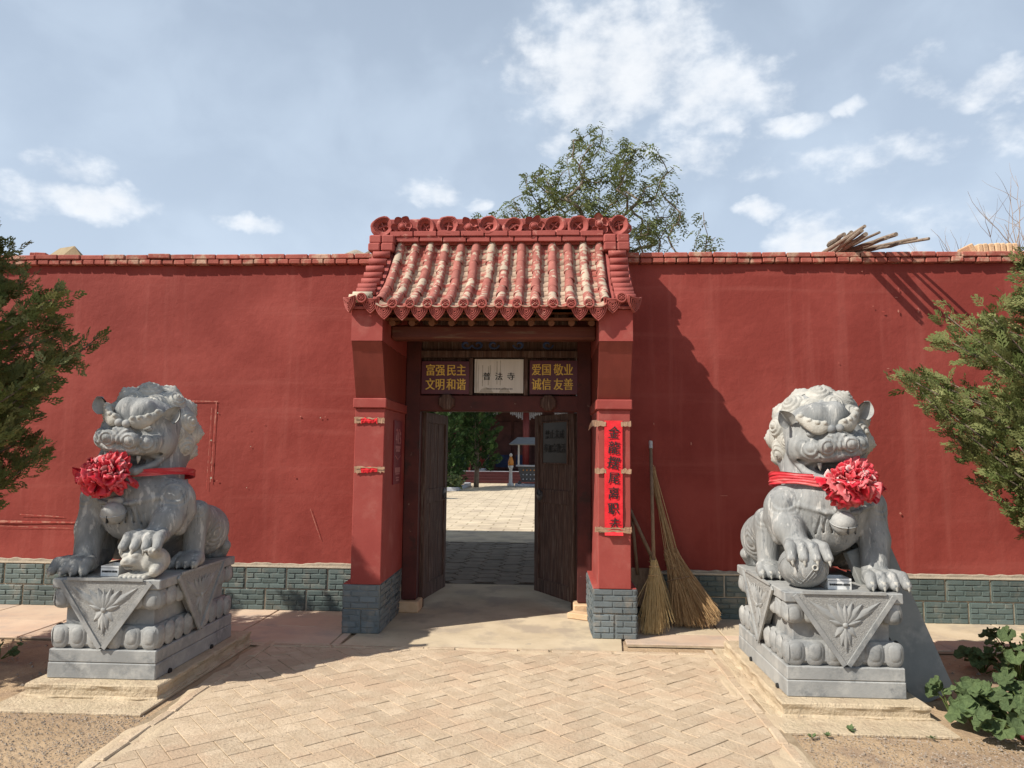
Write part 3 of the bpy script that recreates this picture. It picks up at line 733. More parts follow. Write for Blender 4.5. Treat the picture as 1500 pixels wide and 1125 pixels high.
for k in range(NROW-1):
    if k == 10: continue                                   # one drip tile is missing
    link('drip_tile', drip_me, roof, T((ROWX[k]+ROWX[k+1])/2, ey-.012, ez-.018+gr2.gauss(0, .003)) @ RX(R(12)+gr2.gauss(0, .03)) @ RY(gr2.gauss(0, .03)))
# verges: short barrel tiles stacked sideways up each gable
for sx_, xc in ((-1, -1.685), (1, .685)):
    vb = MB(); pts_ = [(prof(i/12).y, prof(i/12).z+.005) for i in range(12)]
    vb.prism(pts_+[(y, z-.075) for y, z in pts_[::-1]], xc-.105, xc+.105, frame((0, 0, 0), (0, 1, 0), (0, 0, 1), (1, 0, 0)))
    vb.obj('verge', MT['clay_red'], roof)
    rb = MB(); rows = []
    for x in (-.088, -.086, .086, .088):
        r = .036 if abs(x) < .087 else .026
        rows.append([(x, r*math.cos(6.283*k/14), r*math.sin(6.283*k/14)) for k in range(14)])
    rb.grid(rows, closed_v=True)
    rb.v += [(-.08, 0, 0), (.08, 0, 0)]; nb = len(rb.v)
    rb.f += [(nb-2, (k+1) % 14, k) for k in range(14)]+[(nb-1, 42+k, 42+(k+1) % 14) for k in range(14)]; rb.mi += [0]*28
    roll = [rb.mesh('verge_tile', MT['clay_red'], True), rb.mesh('verge_tile', MT['clay_bare'], True)]
    nroll = 9
    for i in range(nroll):
        d = .24+(ALEN-.30)*i/(nroll-1); bare = 1 if (sx_ < 0 and i in (7, 8)) else 0
        link('verge_tile', roll[bare], roof, along(d, xc+gr2.gauss(0, .006)+(sx_*.012 if i > 8 else 0), .040) @ RX(gr2.gauss(0, .1)) @ RZ(gr2.gauss(0, .02)))
    for r in range(2):
        for k in range(2):
            b = MB(); b.box((0, 0, 0), (.124, .23, .086), bev=.012)
            b.obj('ridge_brick', MT['clay_red'], roof, M=T(xc-.064+k*.128, 7.17+r*.03, 3.655+r*.090+.01) @ RZ(gr2.gauss(0, .02)))
    link('end_disc', disc_me, roof, T(xc+sx_*.0+.045*(-sx_), ey-.012, ez+.052))
    link('drip_tile', drip_me, roof, T(xc+.10*(-sx_)+.02*(-sx_), ey+.0, ez+.045) @ RX(R(12)))
    link('drip_tile', drip_me, roof, T(xc+sx_*.085, ey+.008, ez+.055) @ RZ(sx_*R(38)) @ RX(R(12)))
# ridge: two brick courses, then carved flower tiles
for r in range(2):
    x = -1.555-(.06 if r else 0); 
    while x < .53:
        b = MB(); wl = min(.235, .56-x); b.box((wl/2, 0, 0), (wl-.003, .16, .053), bev=.005)
        b.obj('ridge_brick', MT['clay_red'], roof, M=T(x, 7.25-.012*r, 3.775+r*.055+gr2.gauss(0, .002))); x += .243
b = MB(); b.box((-.495, 7.28, 3.92), (2.62, .07, .185), bev=.01); rid = b.obj('ridge_board', MT['clay_red'], roof)
rid.parent = gate; rid.matrix_basis = GI
b = MB(); b.box((-.495, 7.30, 3.80), (2.62, .14, .14)); gobj(b, 'ridge_core', MT['clay_red'])
def bowl_mesh(flip):
    b = MB(); MX_ = RX(math.pi/2)
    b.lathe([(.046, -.03), (.05, .012), (.062, .022), (.085, .040), (.097, .050), (.101, .046), (.096, .030), (.085, .0), (.075, -.035)], 22, MX_, caps=False)
    for k in range(4): b.tube([(0, -.008, 0), (.05*math.cos(k*1.571+.4), -.008, .05*math.sin(k*1.571+.4))], .0085, 6)
    b.sphere((0, -.010, 0), (.012, .01, .012), 8, 5)
    for rr_ in (.066, .077, .088):
        b.tube([(rr_*math.cos(t*.2+1.0), -.024-(rr_-.06)*.85, rr_*math.sin(t*.2+1.0)) for t in range(17)], .0032, 5, False)
    pts = [(.09*math.cos(2.2+t*.22)*(1+.02*t)*flip, -.03+.001*t, .09*math.sin(2.2+t*.22)*(1+.012*t)) for t in range(14)]   # curling leaf that runs off the bowl
    b.tube(pts, [.012+.010*math.sin(t/13*3.1) for t in range(14)], 7)
    return b.mesh('carved_bowl', MT['clay_red'], True)
def flower_mesh(np_):
    b = MB(); b.sphere((0, -.05, 0), (.026, .026, .026), 12, 8); b.tube([(.032*math.cos(i*.45), -.046, .032*math.sin(i*.45)) for i in range(15)], .006, 5, False)
    for k in range(np_):
        a = 6.283*k/np_+.3; M = RY(-a) @ T(.064, -.034, 0) @ RZ(R(-28)); rows = []
        for i in range(7):
            u = i/6*2-1; rw = []
            for j in range(7):
                v = j/6*2-1; x = u*.036*math.sqrt(max(0, 1-.75*v*v)); rw.append((x, -.016*(u*u+v*v)+.010, v*.036*math.sqrt(max(0, 1-.35*u*u))))
            rows.append(rw)
        b.grid(rows, M=M); b.grid([[(p[0], p[1]+.010, p[2]) for p in r] for r in rows], M=M, flip=True)
    return b.mesh('carved_flower', MT['clay_red'], True)
bowls = [bowl_mesh(1), bowl_mesh(-1)]; flw = [flower_mesh(6), flower_mesh(5)]
def worn(me, sd, amp=.010):                            # every cast differs a little
    m2 = me.copy()
    for v in m2.vertices:
        c = v.co; k = 1+.12*mnoise.noise(Vector((math.atan2(c.x, c.z)*1.1, sd, 0)))
        v.co = Vector((c.x*k, c.y+amp*mnoise.noise(c*18+Vector((sd, 0, 0))), c.z*k))+Vector((amp*.5*mnoise.noise(c*25+Vector((0, sd, 0))), 0, amp*.5*mnoise.noise(c*25+Vector((0, 0, sd)))))
    return m2
for i, px in enumerate((562, 590.6, 624, 657, 687, 716, 753, 782, 812, 847, 877, 906)):
    py = 339-(px-562)*.013; p = wpt(px, py, 7.235); p = (p.x+.5, 7.225-6.9, 3.915+gr2.gauss(0, .006))
    if i % 3 == 1: link('carved_flower', worn(flw[(i//3) % 2], i*3.7), gate, T(*p) @ RY(gr2.uniform(-.5, .5)) @ S(1.22, 1.1, 1.22))
    else:
        link('carved_bowl', worn(bowls[0 if i % 3 == 0 else 1], i*5.1), gate, T(*p) @ RY(gr2.uniform(-.7, .7)) @ RX(gr2.gauss(0, .12)) @ S(gr2.uniform(.92, 1.08), 1, gr2.uniform(.9, 1.05)))
for i in range(12):                                        # curling leaves filling the gaps
    x0_ = -1.70+i*.225; b = MB(); sg_ = 1 if i % 2 else -1
    pts = [(x0_+sg_*(.030+.012*t)*math.cos(t*.55+i), 7.222, 3.875+(.022+.010*t)*math.sin(t*.55+i)) for t in range(9)]
    b.tube(pts, [.004+.010*math.sin(t/8*3.0) for t in range(9)], 6); gobj(b, 'carved_leaf', MT['clay_red'], smooth=True)
for i in range(4):                                         # scrolls joining the flowers to the bowls
    for sgn in (-1, 1):
        x0_ = -1.60+i*.66; b = MB()
        pts = [(x0_+sgn*(.05+.10*t/8), 7.23-.01*math.sin(t), 3.86-.03*math.sin(t*.6)+.004*t) for t in range(9)]
        b.tube(pts, [.006+.011*math.sin(t/8*3.1) for t in range(9)], 7); gobj(b, 'carved_scroll', MT['clay_red'], smooth=True)

# timber under the eave
XL, XR = -1.470, .455; XC = (XL+XR)/2; XWd = XR-XL
b = MB(); b.box((XC, 6.72, 2.725), (XWd, .17, .135), bev=.02); gobj(b, 'eave_beam', MT['beam_wood'])
b = MB(); b.box((XC, 6.395, 2.800), (XWd, .022, .022)); gobj(b, 'fascia_strip', MT['rafter'])
b = MB(); rows = [[(x, 6.28, 2.838), (x, 6.62, 2.885), (x, 7.0, 3.06), (x, 7.45, 3.52)] for x in (XL, XR)]; b.grid(rows); gobj(b, 'eave_board', MT['rafter'])
rfm = MB(); rfm.tube([(0, 0, 0), (0, .3, .075), (0, .95, .62)], .030, 10); rfm = rfm.mesh('rafter', MT['rafter'], False)
for i in range(11): link('rafter', rfm, gate, GI @ T(XL+.06+i*(XWd-.12)/10, 6.43, 2.772))
# timber front of the gateway, doors hung behind it
FY = 7.5
b = MB(); b.box((XC, FY+.03, 2.93), (XWd, .05, .66)); gobj(b, 'upper_board', MT['wood_dark'])
b = MB(); b.box((XC, FY-.025, 2.632), (XWd, .05, .075), bev=.006); gobj(b, 'rail', MT['wood_dark'])
b = MB(); b.box((XC, FY+.02, 2.115), (XWd, .17, .165), bev=.008); head = gobj(b, 'door_head', MT['frame_red'])
for (x, z) in ((-1.036, 2.125), (.011, 2.120)):
    b = MB(); b.lathe([(.088, 0), (.088, .05), (.078, .062), (.0, .066)], 8, T(x, FY-.060, z) @ RX(math.pi/2) @ RZ(R(22.5)), caps=False); b.obj('door_peg', MT['wood_dark'], head)
for (xa, xb) in ((XL, -1.313), (.308, XR)):
    b = MB(); b.box(((xa+xb)/2, FY+.03, 1.61), (xb-xa-.004, .20, 2.98), bev=.008); j = gobj(b, 'door_jamb', MT['frame_red'])
    b = MB(); b.box(((xa+xb)/2+(.012 if xa < -1 else -.012), FY+.01, .06), (xb-xa+.05, .30, .11), bev=.01); b.obj('jamb_block', MT['tan_brick'], j)
for x in (-.793, -.222):
    b = MB(); b.box((x, FY-.02, 2.395), (.042, .07, .39), bev=.004); gobj(b, 'mullion', MT['wood_dark'])
b = MB(); b.box((XC, FY+.05, 2.40), (1.62, .03, .42)); gobj(b, 'transom_board', MT['wood_dark'])
# faded blue cloud scrolls painted on the board above
for px in (683, 700, 723, 760, 802):
    p = wpt(px, 503, FY); b = MB(); sg = 1 if px in (683, 723, 802) else -1
    pts = [(p.x+sg*(.016*(1+.28*t)*math.cos(t*.62)), FY+.0, 2.735+.016*(1+.2*t)*math.sin(t*.62)) for t in range(11)]
    b.tube(pts, [.004+.011*math.sin(min(1, t/8)*2.6) for t in range(11)], 6); gobj(b, 'painted_scroll', MT['hall_blue'])
def leaf(hx, sgn, ang):
    """door leaf hinged at hx; sgn = +1 swings from the west jamb, -1 from the east"""
    W_, H_, z0 = .80, 1.945, .085
    M = GI @ T(hx, 7.60, z0) @ RZ(ang if sgn > 0 else math.pi-ang); b = MB()
    st = .085
    def bx(xa, xb, za, zb, th=.05): b.box(((xa+xb)/2, 0, (za+zb)/2), (xb-xa, th, zb-za), bev=.004)
    bx(0, st, 0, H_); bx(W_-st, W_, 0, H_)
    for (za, zb) in ((0, .15), (.98, 1.13), (H_-.11, H_)): bx(st, W_-st, za, zb, .046)
    d = link('door_leaf', b.mesh('door_leaf', MT['wood_dark']), gate, M)
    for (za, zb) in ((.15, .98), (1.13, H_-.11)):
        n = 5; w = (W_-2*st)/n
        for i in range(n):
            p = MB(); p.box((st+(i+.5)*w, gr2.gauss(0, .0015), (za+zb)/2), (w-.005, .024, zb-za+.01), bev=.003); p.obj('plank', MT['wood_dark'], d)
    fy = -.026 if sgn > 0 else .026
    k = MB(); MMk = T(W_-.12, fy, 1.06) @ (RX(math.pi/2) if sgn > 0 else RX(-math.pi/2))
    k.lathe([(.0, .012), (.03, .012), (.06, .006), (.062, 0)], 16, MMk, caps=False)
    k.tube([(.035*math.cos(i*.35), .035*math.sin(i*.35)-.03, .016) for i in range(19)], .006, 6, M=MMk); k.obj('ring_handle', MT['iron'], d, True)
    k = MB(); k.tube([(.02, 0, -.07), (.02, 0, .02)], .03, 10); k.obj('pivot', MT['wood_dark'], d)
    return d
dL = leaf(-1.30, 1, R(81)); dR = leaf(.295, -1, R(59))
# ---- boards, plaque, banner (they hang on the gate and are things of their own)
def board(name, label, cat, p0, p1, m, th=.012, y=FY-.055):
    x0_, z1_, x1_, z0_ = p0.x, p0.z, p1.x, p1.z
    t = thing(name, label, cat, ((x0_+x1_)/2, y, z0_)); b = MB(); b.box((0, 0, (z1_-z0_)/2), (x1_-x0_, th, z1_-z0_), bev=.002); b.obj('panel', m, t)
    return t, x1_-x0_, z1_-z0_
yB = FY-.055
t, w, h = board('slogan_board', 'dark crimson board reading 富强 民主 文明 和谐 in yellow, over the plain door leaf', 'sign', wpt(618, 529, yB), wpt(687, 577.5, yB), MT['sign_red'])
for i, s in enumerate(('富强', '民主', '文明', '和谐')):
    lettering(s, .128, MT['gold'], t, T((-.115 if i % 2 == 0 else .105)+.01, -.0085, h*(.70 if i < 2 else .27)) @ FACE_FRONT, .0028, sx=.80)
t, w, h = board('slogan_board', 'dark crimson board reading 爱国 敬业 诚信 友善 in yellow, over the door leaf with the notice', 'sign', wpt(776, 528, yB), wpt(847, 578, yB), MT['sign_red'])
for i, s in enumerate(('爱国', '敬业', '诚信', '友善')):
    lettering(s, .128, MT['gold'], t, T((-.118 if i % 2 == 0 else .108)-.01, -.0085, h*(.70 if i < 2 else .27)) @ FACE_FRONT, .0028, sx=.80)
t, w, h = board('name_plaque', 'stained white plaque with black characters 普法寺 between two crimson boards', 'plaque', wpt(695.5, 526, yB), wpt(766.5, 576, yB), MT['plaque'])
for i, s in enumerate('普法寺'): lettering(s, .085, MT['ink'], t, T((i-1)*.125, -.0085, h*.47) @ FACE_FRONT, .0014, shear=.0)
pr3 = random.Random(4); MT['stain'] = mat('stain', (.36, .34, .28), (.46, .44, .38), 20, .9, 0)
for i in range(17):
    b = MB(); b.box((0, 0, 0), (.011, .001, pr3.uniform(.008, .013))); b.obj('lettering', MT['black_grey'], t, M=T(-.12+i*.016, -.0072, h*.12))
for (dx, hh, zz) in ((-.17, .22, .12), (-.11, .2, .13), (-.02, .24, .14), (.015, .26, .13), (-.09, .1, .24)):
    b = MB(); b.box((0, 0, hh/2), (.010, .0008, hh)); b.obj('water_stain', MT['stain'], t, M=T(dx, -.0066, zz-.05))
for (dx, ww) in ((-.13, .15), (.06, .12)):
    b = MB(); b.prism([(-ww/2, 0), (ww/2, 0), (ww*.3, .04), (.0, .055), (-ww*.35, .035)], 0, .0008, RX(math.pi/2)); b.obj('water_stain', MT['stain'], t, M=T(dx, -.0062, .004))

def tape(parent, x, z, w, h, rz=0., y=0.):
    b = MB(); n = 8; rows = []
    for i in range(n+1):
        u = i/n-.5; rows.append([(u*w, y-.0015-.003*gr2.random(), -h/2+.004*gr2.gauss(0, 1)), (u*w, y-.002-.004*gr2.random(), h/2+.004*gr2.gauss(0, 1))])
    b.grid(rows); return b.obj('tape', MT['tape'], parent, M=T(x, 0, z) @ RY(rz))
pa, pb_ = wpt(885.5, 616, 6.49), wpt(912, 784, 6.49)
ban = thing('couplet_banner', 'long red paper couplet with black brush characters taped to the gate pillar', 'banner', ((pa.x+pb_.x)/2, 6.49, pb_.z))
hB, wB = pa.z-pb_.z, .160; b = MB(); rows = []
for j in range(41):
    z = hB*j/40; rows.append([(-wB/2+wB*i/6, -.006-.004*mnoise.noise(Vector((i*.6, j*.35, 2)))-(.03*max(0, 1-j/1.6) if j < 2 else 0), z) for i in range(7)])
b.grid(rows, flip=True); b.obj('paper', MT['paper_red'], ban, True)
for i, s in enumerate('金龍摆尾离职去'):
    lettering(s, .118-.006*(i > 2), MT['ink'], ban, T(gr2.gauss(0, .004), -.0125, hB*(.885-.1325*i)) @ FACE_FRONT @ RZ(gr2.gauss(0, .07)), .0022, shear=gr2.uniform(.0, .12), sx=gr2.uniform(.82, .98))
for (z, r) in ((hB*.97, .02), (hB*.555, -.02), (hB*.045, .05)):
    tape(ban, -.115, z, .10, .045, r, -.006); tape(ban, .112, z, .09, .042, -r*2, -.006)
tape(ban, 0, hB*.035, .30, .016, .06, -.016); tape(ban, 0, hB*.06, .30, .012, -.05, -.016)
b = MB(); b.grid([[(-.0, 0, 0), (0, .0, .05)], [(-.05, -.01, -.008), (-.05, -.01, .045)], [(-.085, -.045, -.05), (-.075, -.04, .0)]]); b.obj('tape', MT['tape'], ban, M=T(-.14, 0, hB*.955))
for (py, lab) in ((616, 'torn upper scrap of red paper under brown tape on the bare gate pillar'), (688, 'torn lower scrap of red paper under brown tape on the bare gate pillar')):
    p = wpt(541, py, 6.49); s = thing('paper_scrap', lab, 'paper scrap', (p.x, 6.49, p.z-.03), group='scraps of an old couplet')
    b = MB(); rows = []
    for i in range(11):
        u = i/10-.5; rows.append([(u*.15, -.003-.004*gr2.random(), -.022+.006*gr2.gauss(0, 1)), (u*.15, -.010-.004*gr2.random(), .0), (u*.15, -.004-.003*gr2.random(), .022+.004*gr2.gauss(0, 1))])
    b.grid(rows); b.obj('paper', MT['paper_red'], s, M=T(0, 0, .03)); tape(s, -.10, .03, .07, .05, 0, -.002); tape(s, .105, .032, .07, .05, .05, -.002); tape(s, 0, .05, .27, .012, .02, -.013)
# safety poster on the cheek of the west pillar
pc = Vector((XL+.008, 6.98, 0)); za, zb = .0, .0
d0 = px_dir(574, 710); k0 = (XL)/d0.x; zlo = CAMH+d0.z*k0; ylo = d0.y*k0
d1 = px_dir(588, 618); k1 = (XL)/d1.x; zhi = CAMH+d1.z*k1; yhi = d1.y*k1
ps = thing('safety_poster', 'narrow dark red poster with pale print 415 on the inner side of the gate pillar', 'poster', (XL+.006, (ylo+yhi)/2, zlo))
pw, ph = yhi-ylo, zhi-zlo; b = MB(); b.box((0, 0, ph/2), (.010, pw, ph), bev=.001); b.obj('panel', MT['poster_red'], ps)
MPp = lambda u, v: T(.0062, u*pw, v*ph) @ RZ(math.pi/2) @ RX(math.pi/2)
lettering('415', .16, MT['pink_print'], ps, MPp(.02, .71), .004, sx=.9*pw/.32)
for (v, wd, hh) in ((.58, .62, .03), (.53, .5, .025), (.22, .62, .05), (.16, .5, .012), (.10, .4, .014), (.06, .34, .014)):
    n = max(3, int(wd*10)); 
    for i in range(n):
        b = MB(); b.box((0, 0, 0), (.0012, wd*pw/n*.7, hh)); b.obj('print_block', MT['pink_print'], ps, M=T(.0062, (-.5+(i+.5)/n)*wd*pw, v*ph))
b = MB(); b.tube([(.006, -.10*pw/.3, ph*.45), (.006, 0, ph*.385), (.006, .10*pw/.3, ph*.45)], .004, 5); b.obj('print_block', MT['pink_print'], ps)
b = MB(); b.tube([(.006, -.3*pw+.06*i*pw, ph*.84+.018*math.sin(i*1.2)) for i in range(11)], .004, 5); b.obj('print_block', MT['pink_print'], ps)
# notice on the east door leaf, turned towards the passage
Mn = Matrix.Translation((.295, 7.60, .085)) @ RZ(math.pi-R(59)) @ T(.355, .031, 1.42)
no = thing('door_notice', 'dark glazed notice with black characters fixed high on the open door leaf', 'notice', (0, 0, 0)); no.matrix_basis = Mn
MT['notice'] = mat('notice', (.020, .019, .015), (.028, .026, .020), 4, .45, 0, spec=.3)
b = MB(); b.box((0, 0, .22), (.50, .008, .44), bev=.002); b.obj('panel', MT['notice'], no)
b = MB()
for (c, d) in (((0, .002, -.006), (.53, .018, .016)), ((0, .002, .446), (.53, .018, .016)), ((-.257, .002, .22), (.016, .018, .436)), ((.257, .002, .22), (.016, .018, .436))): b.box(c, d, bev=.003)
b.obj('frame', MT['wood_dark'], no)
BK = RZ(math.pi) @ RX(math.pi/2)
lettering('禁止未成', .105, MT['ink'], no, T(.0, .0055, .30) @ BK, .002, sx=.95); lettering('参加宗教活', .105, MT['ink'], no, T(.0, .0055, .15) @ BK, .002, sx=.85)
# loose brick by the east jamb
p = gpt(850, 908); b = MB(); b.box((0, 0, .03), (.13, .22, .055), bev=.006); o = b.obj('loose_brick', MT['tan_brick'], None, M=T(p.x, p.y+.03, .005) @ RZ(R(62)))
tag(o, 'loose tan brick lying on the concrete beside the door jamb', 'brick')

# ------------------------------------------------------------------ guardian lions (carved as distance fields)
class Field:
    def __init__(s, lo, hi, h):
        s.lo = np.array(lo, float); s.h = h; s.n = np.ceil((np.array(hi)-s.lo)/h).astype(int)+1
        s.D = np.full(s.n, 1., np.float32); s.ax = [s.lo[i]+h*np.arange(s.n[i]) for i in range(3)]; s.M = None
    def box(s, c, r):
        a = np.maximum(0, np.floor((np.array(c)-r-s.lo)/s.h).astype(int)); b = np.minimum(s.n, np.ceil((np.array(c)+r-s.lo)/s.h).astype(int)+1)
        sl = tuple(slice(int(a[i]), int(max(a[i], b[i]))) for i in range(3))
        X = np.meshgrid(*[s.ax[i][sl[i]] for i in range(3)], indexing='ij', sparse=True)
        return sl, X
    def tf(s, p): return np.array(s.M @ Vector(p)) if s.M is not None else np.array(p, float)
    def merge(s, sl, d, k, sub):
        a = s.D[sl]
        if sub:
            d = -d; h = np.clip(.5-.5*(a-d)/k, 0, 1); s.D[sl] = a*(1-h)+d*h+k*h*(1-h)
        else:
            h = np.clip(.5+.5*(a-d)/k, 0, 1); s.D[sl] = a*(1-h)+d*h-k*h*(1-h)
    def ell(s, c, r, k=.03, sub=False, rot=None):
        if isinstance(r, (int, float)): r = (r, r, r)
        c = s.tf(c); A = np.eye(3)
        if rot is not None: A = np.array(rot.to_3x3())
        if s.M is not None: A = np.array(s.M.to_3x3()) @ A
        sl, X = s.box(c, max(r)+k+.04)
        dx = [X[i]-c[i] for i in range(3)]; q = [A[0, j]*dx[0]+A[1, j]*dx[1]+A[2, j]*dx[2] for j in range(3)]
        k0 = np.sqrt(sum((q[j]/r[j])**2 for j in range(3))); k1 = np.sqrt(sum((q[j]/r[j]**2)**2 for j in range(3)))+1e-9
        s.merge(sl, (k0*(k0-1)/k1).astype(np.float32), k, sub)
    def cap(s, a, ra, b, rb, k=.03, sub=False):
        a, b = s.tf(a), s.tf(b); c = (a+b)/2; sl, X = s.box(c, np.abs(b-a)/2+max(ra, rb)+k+.03)
        ab = b-a; L2 = float(ab@ab)+1e-9
        t = np.clip(((X[0]-a[0])*ab[0]+(X[1]-a[1])*ab[1]+(X[2]-a[2])*ab[2])/L2, 0, 1)
        d = np.sqrt((X[0]-a[0]-t*ab[0])**2+(X[1]-a[1]-t*ab[1])**2+(X[2]-a[2]-t*ab[2])**2)-(ra+(rb-ra)*t)
        s.merge(sl, d.astype(np.float32), k, sub)
    def chain(s, P, Rr, k=.02, sub=False):
        for i in range(len(P)-1): s.cap(P[i], Rr[i], P[i+1], Rr[i+1], k, sub)
    def ripple(s, c, rad, period, amp):                     # carved concentric lines
        c = s.tf(c); sl, X = s.box(c, rad); d = np.sqrt(sum((X[i]-c[i])**2 for i in range(3)))
        s.D[sl] += (amp*np.sin(6.283*d/period)*np.clip(1.5*(1-d/rad), 0, 1)).astype(np.float32)
    def floor(s, z):                                        # cut flat at the base
        d = (z-s.ax[2])[None, None, :]; s.D = np.maximum(s.D, d.astype(np.float32))
    def mesh(s):
        D = s.D; Sg = D < 0; C = []
        offs = [(i, j, k) for i in (0, 1) for j in (0, 1) for k in (0, 1)]
        n = s.n-1; cnt = np.zeros(n, np.int8)
        for o in offs: cnt += Sg[o[0]:o[0]+n[0], o[1]:o[1]+n[1], o[2]:o[2]+n[2]]
        mk = (cnt > 0) & (cnt < 8); ijk = np.argwhere(mk); idx = np.full(n, -1, np.int64); idx[mk] = np.arange(len(ijk))
        val = np.stack([D[ijk[:, 0]+o[0], ijk[:, 1]+o[1], ijk[:, 2]+o[2]] for o in offs], 1)
        pos = np.zeros((len(ijk), 3)); num = np.zeros(len(ijk)); of = np.array(offs, float)
        for a in range(8):
            for b in range(a+1, 8):
                if np.abs(of[a]-of[b]).sum() != 1: continue
                va, vb = val[:, a], val[:, b]; m = (va < 0) != (vb < 0); t = np.where(m, va/np.where(m, va-vb, 1), 0)
                pos += np.where(m[:, None], of[a]+t[:, None]*(of[b]-of[a]), 0); num += m
        V = s.lo+(ijk+pos/num[:, None])*s.h; Fs = []
        for ax in range(3):
            u, w = (ax+1) % 3, (ax+2) % 3; sh = [slice(None)]*3; s0 = list(sh); s1 = list(sh); s0[ax] = slice(0, -1); s1[ax] = slice(1, None)
            d0, d1 = Sg[tuple(s0)], Sg[tuple(s1)]; e = np.argwhere(d0 != d1); e = e[(e[:, u] > 0) & (e[:, w] > 0) & (e[:, u] < n[u]) & (e[:, w] < n[w])]
            def cell(du, dw):
                q = e.copy(); q[:, u] += du; q[:, w] += dw; return idx[q[:, 0], q[:, 1], q[:, 2]]
            Q = np.stack([cell(-1, -1), cell(0, -1), cell(0, 0), cell(-1, 0)], 1); ins = d0[e[:, 0], e[:, 1], e[:, 2]]
            Q[~ins] = Q[~ins][:, ::-1]; Fs.append(Q)
        return V, np.concatenate(Fs)

HC = Vector((.062, -.12, 1.02)); HM = T(*HC) @ RY(R(-7.0)) @ RZ(R(-3.5)) @ RX(R(5)) # head frame: tilted towards the outer side, chin down a little
def toes(F, c, dirs, r, k=.012):
    for (a, b, rr) in dirs: F.cap(a, rr, b, rr*.86, k)
CLAWS = []
def lion_body():
    F = Field((-.52, -.62, -.02), (.72, .66, 1.46), .0062)
    # trunk
    F.cap((.06, .30, .25), .26, (.07, -.02, .50), .27, .06); F.ell((.07, -.15, .52), (.31, .235, .23), .06); F.ell((.06, .06, .34), (.26, .32, .20), .06)
    F.cap((.08, -.06, .62), .27, (.09, .02, .84), .27, .05); F.ell((.07, -.22, .40), (.20, .13, .19), .05)
    for sx in (-1, 1):
        X = lambda x: .06+sx*x
        # hind quarter: thigh, knee carried high, shank, foot
        F.cap((X(.24), .36, .24), .21, (X(.33), .08, .38), .095, .05); F.cap((X(.33), .08, .385), .092, (X(.35), .03, .09), .072, .03)
        F.ell((X(.345), .07, .415), (.075, .085, .07), .02); F.ell((X(.36), -.04, .055), (.095, .13, .06), .025)
        for i in range(4):
            dx = (-.075, -.027, .024, .072)[i]; a = (X(.36+dx*.9), -.05, .085); b = (X(.36+dx*1.15), -.145, .04); F.cap(a, .034, b, .030, .010); CLAWS.append((Vector(b)+Vector((0, -.022, .004)), 1.))
        # shoulder lump
        F.ell((X(.275), -.16, .52), (.125, .13, .145), .03)
    # straight fore leg (outer side)
    F.chain([(.345, -.15, .50), (.355, -.23, .30), (.315, -.32, .09)], [.125, .098, .084], .035); F.cap((.37, -.13, .40), .10, (.36, -.16, .26), .07, .03)
    F.ell((.315, -.40, .055), (.118, .125, .062), .03)
    for i in range(4):
        dx = (-.092, -.032, .03, .092)[i]; a = (.315+dx*.9, -.39, .092); m_ = (.315+dx*1.1, -.47, .085); b = (.315+dx*1.22, -.515, .038); F.chain([a, m_, b], [.036, .039, .032], .010); CLAWS.append((Vector(b)+Vector((0, -.022, .002)), 1.15))
    # fore leg raised on the ball / cub (inner side)
    F.chain([(-.235, -.15, .50), (-.235, -.27, .37), (-.205, -.345, .275)], [.125, .098, .082], .035); F.cap((-.27, -.12, .42), .09, (-.26, -.16, .30), .055, .03)
    F.ell((-.185, -.40, .262), (.125, .105, .045), .025)
    for i in range(4):
        dx = (-.095, -.033, .032, .095)[i]; a = (-.185+dx*.9, -.39, .285); m_ = (-.185+dx*1.12, -.475, .268); b = (-.185+dx*1.25, -.525, .205); F.chain([a, m_, b], [.034, .038, .031], .010); CLAWS.append((Vector(b)+Vector((0, -.020, -.008)), 1.15))
    # cloth band over the chest with a raised lower edge
    F.chain([(-.26, -.10, .63), (-.17, -.30, .53), (-.02, -.385, .49), (.08, -.40, .485), (.19, -.385, .495), (.33, -.29, .54), (.40, -.10, .63)], [.012]*7, .02)
    # mane mass and head
    F.M = HM
    F.ell((.045, .20, .02), (.335, .235, .285), .03); F.ell((.045, .20, -.16), (.325, .21, .19), .04)
    F.ell((0, .0, .0), (.255, .24, .235), .03)
    F.ell((0, -.10, .11), (.175, .135, .125), .03); F.ell((-.055, -.15, .145), (.085, .085, .095), .02); F.ell((.055, -.15, .145), (.085, .085, .095), .02)
    for sx in (-1, 1):
        F.ell((sx*.15, -.08, -.07), (.125, .15, .135), .03); F.ell((sx*.105, -.215, -.085), (.125, .105, .075), .025)
        F.chain([(sx*.045, -.315, .040), (sx*.090, -.300, .022), (sx*.140, -.268, .020), (sx*.190, -.215, .048), (sx*.212, -.17, .078)], [.012, .018, .020, .017, .008], .006, sub=True)   # laughing eye slit
        F.ell((sx*.080, -.322, -.046), (.060, .056, .055), .006)                         # nostril bulge
        F.ell((sx*.150, -.265, -.062), (.060, .055, .052), .010); F.ell((sx*.195, -.20, -.05), (.045, .055, .05), .012)   # scrolling cheek folds
        F.ell((sx*.072, -.380, -.066), .016, .004, sub=True)
        F.chain([(sx*.02, -.30, .045), (sx*.045, -.335, .01), (sx*.022, -.352, -.02)], [.012, .013, .012], .008)
    F.ell((0, -.26, -.005), (.075, .09, .065), .015); F.ell((0, -.335, -.048), (.060, .034, .034), .012); F.ell((0, -.25, -.115), (.17, .095, .055), .02)
    F.ell((0, -.13, -.292), (.165, .165, .050), .02)                                      # lower jaw and its lip plate
    F.chain([(-.225, -.08, -.150), (-.190, -.18, -.225), (-.115, -.285, -.270), (0, -.315, -.280), (.115, -.285, -.270), (.190, -.18, -.225), (.225, -.08, -.150)], [.022, .026, .026, .026, .026, .026, .022], .010)
